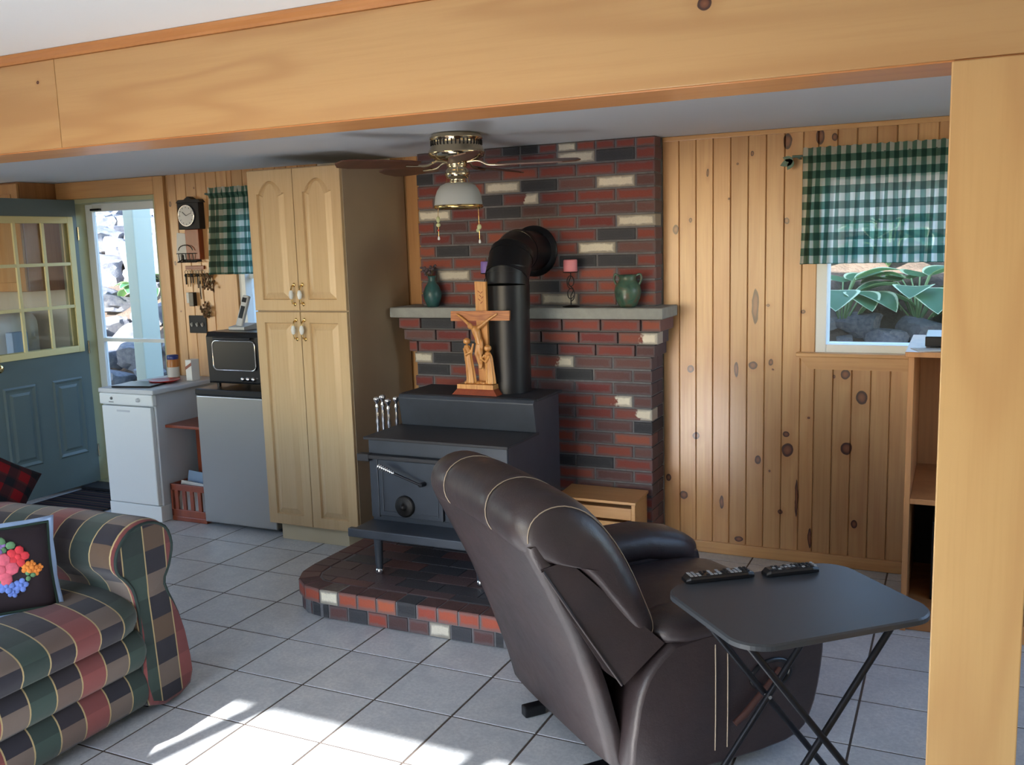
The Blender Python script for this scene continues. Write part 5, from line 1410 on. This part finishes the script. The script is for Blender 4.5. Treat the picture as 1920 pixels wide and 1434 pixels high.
obj('ruffle_edge', MB().loft([[p, (p[0], p[1]+.004, p[2]), (q[0], q[1]+.004+.006*math.sin(i*1.9), q[2]), (q[0], q[1]+.006*math.sin(i*1.9), q[2])] for i, (p, q) in enumerate(zip(edge_loop(.002, .0)+edge_loop(.002, .0)[:1], edge_loop(.022, .0)+edge_loop(.022, .0)[:1]))], cap=False), M['cush_blue'], pl, local=True)
cols = {'pink': srgb(224,104,126), 'red': srgb(214,58,70), 'blue': srgb(110,140,220), 'violet': srgb(150,120,190), 'orange': srgb(232,140,60), 'leaf': srgb(96,140,100)}
for k, v in cols.items(): M['fl_'+k] = plain('embroidery_'+k, v, .8, var=.2, vscale=60)
def pil_y(x, z):
    a, c_ = x/(PWd/2), (z-PHt/2)/(PHt/2); return -.065*max(0, (1-abs(a)**2.6)*(1-abs(c_)**2.6))**.5
for nm, col, l in (('embroidered_rose', 'pink', [(-.01, .16, .045), (-.06, .165, .03)]), ('embroidered_rose', 'red', [(.045, .20, .030), (-.08, .21, .025)]), ('embroidered_blossom', 'blue', [(.0, .10, .022), (.045, .095, .02), (-.05, .10, .022), (-.09, .13, .018), (.02, .075, .016)]),
                   ('embroidered_blossom', 'violet', [(-.03, .225, .026), (-.1, .18, .02), (-.005, .25, .016)]), ('embroidered_blossom', 'orange', [(.07, .155, .018), (.095, .14, .015), (.085, .165, .012), (.11, .15, .011)]), ('embroidered_leaf', 'leaf', [(.01, .245, .028), (.075, .125, .016), (-.07, .235, .022), (-.03, .12, .018)])):
    for x, z, r in l:
        z = z*.9; r = r*1.2
        m = MB(); flat_flower(m, (x, z), r, 5 if col != 'leaf' else 3, pil_y(x, z)-.001)
        if col != 'leaf': m.ball((x, pil_y(x, z)-.003, z), r*.3, .004, r*.3, 8)
        obj(nm, m, M['fl_'+col], pb, local=False) if False else obj(nm, m, M['fl_'+col], pl, local=True)
def red_tartan():
    t = NT('red_plaid'); uv = t.n('ShaderNodeTexCoord').outputs['UV']; sp = t.n('ShaderNodeSeparateXYZ'); t.l(uv, sp.inputs[0])
    a = t.ramp(t.math('FRACT', t.math('MULTIPLY', sp.outputs[0], 4)), [(0, (0,0,0,1)), (.5, (1,1,1,1)), (.9, (.4,.4,.4,1))], True)
    b = t.ramp(t.math('FRACT', t.math('MULTIPLY', sp.outputs[1], 4)), [(0, (0,0,0,1)), (.5, (1,1,1,1)), (.9, (.4,.4,.4,1))], True)
    k = t.math('MULTIPLY', t.math('ADD', a, b), .5)
    t.set(color=t.ramp(k, [(0, srgb(110,24,30)), (.25, srgb(60,40,40)), (.55, srgb(54,30,36)), (.9, srgb(28,30,36))]), rough=.95, spec=.1); return t.m
rp = tag(obj('plaid_pillow', pillow_mb(.36, .34, .13), red_tartan(), origin=(0, 0, -.2), merge=True), 'red and black plaid pillow propped at the back corner of the sofa', 'pillow')
rp.location = (-.56, -.80, .59); rp.rotation_euler = (math.radians(-28), math.radians(35), math.radians(62))
# ================================================================== OUTSIDE: rock bank, hostas, trees, porch post
def ground_z(x, y):
    if y < 2.6: return -.12
    s = (y-2.6)
    return -.12 + .34*min(1, s/.25) + .72*min(s, 1.95) + .22*max(0, s-1.95) + .05*math.sin(x*1.7)*min(1, s)
gm = MB(); nx, ny = 44, 24; v = []; f = []
for i in range(nx+1):
    for j in range(ny+1):
        x = -16+24*i/nx; y = 1.9+11*j/ny; v.append((x, y, ground_z(x, y)))
for i in range(nx):
    for j in range(ny): a = i*(ny+1)+j; f.append((a, a+ny+1, a+ny+2, a+1))
gm.add(v, f, True)
M['soil'] = plain('bark_mulch', srgb(92,78,68), .95, var=.35, vscale=9, bump=.8, bscale=40, bdist=.02)
gnd = struct('ground_bank', gm, M['soil'])
gf = struct('ground_front', MB().box(-16, 16, -16, YF-.13, -.3, -.12), M['soil'])
def rock_mat():
    t = NT('fieldstone'); co = t.coord(); rn = t.rnd(); n = t.noise(co, 5, 5, .6); g = t.noise(co, 30, 4)
    c = t.mix(rn, srgb(86,90,102), srgb(122,122,128)); c = t.mix(t.ramp(n, [(.35, (0,0,0,1)), (.7, (1,1,1,1))]), c, srgb(146,144,144)); c = t.mix(t.math('MULTIPLY', g, .4), c, srgb(78,80,90))
    t.set(color=c, rough=.9, spec=.2); t.bump(g, .6, .01); return t.m
M['rock'] = rock_mat()
rocks = []
for k in range(7):
    bm = bmesh.new(); bmesh.ops.create_icosphere(bm, subdivisions=3, radius=1.0)
    for q in bm.verts:
        d = q.co.normalized(); n = noise.noise(d*1.3+Vector((k*7.1, 0, 0)))*.5 + noise.noise(d*3+Vector((0, k*5.3, 0)))*.18
        c = d*(1+n); s = .62+.1*(k % 3)
        for ax, lim in ((0, .8), (1, .72), (2, .66)): c[ax] = max(-lim, min(lim, c[ax]*1.0))
        q.co = Vector((c.x, c.y*.85, c.z*s))
    me = bpy.data.meshes.new('stone'); bm.to_mesh(me); bm.free(); me.materials.append(M['rock'])
    me.polygons.foreach_set('use_smooth', [True]*len(me.polygons)); me.set_sharp_from_angle(angle=math.radians(32))
    rocks.append(me)
rr_ = random.Random(21)
def stones(x0, x1, y0, y1, n, smin, smax, label, group, seed):
    r = random.Random(seed); placed = []
    tries = 0
    while len(placed) < n and tries < n*40:
        tries += 1
        x, y = r.uniform(x0, x1), r.uniform(y0, y1); s = r.uniform(smin, smax)*(1.15 if y > y0+1 else 1)
        if any((x-a)**2+(y-b)**2 < ((s+t_)*.56)**2 for a, b, t_ in placed): continue
        placed.append((x, y, s))
        o = bpy.data.objects.new('field_stone', r.choice(rocks)); C.objects.link(o)
        o.location = (x, y, ground_z(x, y)+s*.25); o.scale = (s, s, s*r.uniform(.8, 1.1)); o.rotation_euler = (r.uniform(-.3, .3), r.uniform(-.3, .3), r.uniform(0, 6.28))
        tag(o, label, 'stone', group)
stones(-8.8, -3.5, 2.95, 7.2, 190, .14, .32, 'rough grey fieldstone in the bank outside the storm door', 'stones outside the storm door', 31)
stones(1.6, 3.7, 2.75, 3.75, 85, .08, .17, 'rough grey fieldstone in the bank outside the right window', 'stones outside the right window', 32)
# porch post
pp_ = thing('porch_post', 'pale green porch post outside the storm door', 'post', (-3.135, 2.64, -.12))
obj('shaft', MB().box(-3.19, -3.08, 2.55, 2.74, -.12, 2.35), plain('porch_paint', srgb(206,212,196), .6), pp_, bevel=.008)
obj('base_block', MB().box(-3.21, -3.06, 2.53, 2.76, -.119, .02), M['white_vinyl'], pp_, bevel=.006)
# hostas: leaf mesh with pale margin
def leaf_mat():
    t = NT('hosta_leaf'); uv = t.n('ShaderNodeTexCoord').outputs['UV']; sp = t.n('ShaderNodeSeparateXYZ'); t.l(uv, sp.inputs[0])
    n = t.noise(t.coord(), 30, 3)
    e = t.math('ADD', sp.outputs[1], t.math('MULTIPLY_ADD', n, .12, -.06))
    t.set(color=t.ramp(e, [(.80, srgb(70,112,78)), (.87, srgb(206,218,176))]), rough=.5)
    tl = t.n('ShaderNodeBsdfTranslucent'); tl.inputs[0].default_value = srgb(120,160,90)
    mx = t.n('ShaderNodeMixShader'); mx.inputs[0].default_value = .25; t.l(t.b.outputs[0], mx.inputs[1]); t.l(tl.outputs[0], mx.inputs[2]); t.l(mx.outputs[0], t.out.inputs['Surface']); return t.m
lm = MB(); n = 10; v = []; uvv = []; f = []
for i in range(n+1):
    t = i/n; w_ = math.sin(PI*t**.72)**.85 if 0 < t < 1 else .0
    for j in range(5):
        u = -1+2*j/4; v.append((t, u*w_*.40, .10*math.sin(PI*t)-.22*t*t-.10*(1-abs(u))*w_)); uvv.append((t, max(abs(u), abs(2*t-1)**6)))
for i in range(n):
    for j in range(4): f.append((i*5+j, (i+1)*5+j, (i+1)*5+j+1, i*5+j+1))
lm.add(v, f, True, [tuple(uvv[k] for k in q) for q in f])
leaf_me = make_mesh('leaf', lm, (0, 0, 0)); leaf_me.materials.append(leaf_mat())
M['stalk'] = plain('hosta_stalk', srgb(110,140,90), .6)
def hosta(x, y, s, seed, label):
    r = random.Random(seed); z = ground_z(x, y)
    h_ = thing('hosta_plant', label, 'plant', (x, y, z))
    for k in range(16):
        a = 2*PI*k/16*1.62+r.uniform(-.3, .3); ring = k/16
        R0 = s*(.12+.30*ring); zz = s*(.55-.25*ring)
        b = Vector((R0*math.cos(a), R0*math.sin(a), zz))
        o = inst('leaf', leaf_me, h_, b, (0, math.radians(-18+55*ring+r.uniform(-10, 10)), a)); L_ = s*r.uniform(.38, .52); o.scale = (L_, L_*1.1, L_)
        obj('stalk', MB().tube([(0, 0, 0), tuple(b*.55+Vector((0, 0, .1*s))), tuple(b)], .006, 5), M['stalk'], h_, local=True)
for k, (x, y, s, lb) in enumerate(((2.15, 3.72, .62, 'leftmost variegated hosta outside the right window'), (2.62, 3.78, .62, 'middle variegated hosta outside the right window'), (3.1, 3.74, .6, 'right variegated hosta outside the window behind the post'), (2.4, 4.3, .6, 'variegated hosta higher up the bank outside the right window'), (-4.6, 4.0, .4, 'green and white leafy plant among stones outside the storm door'))):
    hosta(x, y, s, 50+k, lb)
# trees at the top of the bank
M['bark'] = plain('blue_grey_bark', srgb(104,104,120), .95, var=.35, vscale=12, bump=.9, bscale=30, bdist=.03)
def foliage_mat():
    t = NT('tree_leaves'); rn = t.n('ShaderNodeNewGeometry').outputs['Random Per Island']
    c = t.ramp(rn, [(0, srgb(34,60,34)), (.5, srgb(60,96,48)), (1, srgb(104,134,66))]); t.set(color=c, rough=.7); return t.m
M['foliage'] = foliage_mat()
def tree(x, y, h, rad, seed, label):
    r = random.Random(seed); z = ground_z(x, y)
    t = thing('tree', label, 'tree', (x, y, z))
    obj('trunk', MB().tube([(x, y, z-.1), (x+.04, y, z+h*.3), (x-.03, y+.05, z+h*.6), (x, y, z+h)], [.26, .22, .17, .08], 14), M['bark'], t)
    m = MB()
    for k in range(1700):
        u = Vector((r.gauss(0, 1), r.gauss(0, 1), r.gauss(0, 1))).normalized()*rad*r.random()**.4
        c = Vector((x, y, z+h*.78))+Vector((u.x, u.y, u.z*.8)); s = r.uniform(.07, .15)
        a = Vector((r.uniform(-1, 1), r.uniform(-1, 1), r.uniform(-1, 1))).normalized(); b = a.orthogonal().normalized()
        m.add([c-a*s, c+b*s*.5, c+a*s, c-b*s*.5], [(0, 1, 2, 3)])
    o = obj('crown', m, M['foliage'], t); o['kind'] = 'stuff'
tree(-8.2, 9.4, 4.4, 1.5, 1, 'leafy tree at the top of the bank seen through the storm door')
tree(-12.2, 8.8, 4.2, 1.9, 2, 'tree farther left on the bank beyond the storm door')
tree(1.6, 11.0, 4.6, 1.6, 3, 'tree on the bank behind the gingham valance')
tree(5.6, 11.4, 4.4, 1.6, 4, 'tree on the bank to the right of the window')
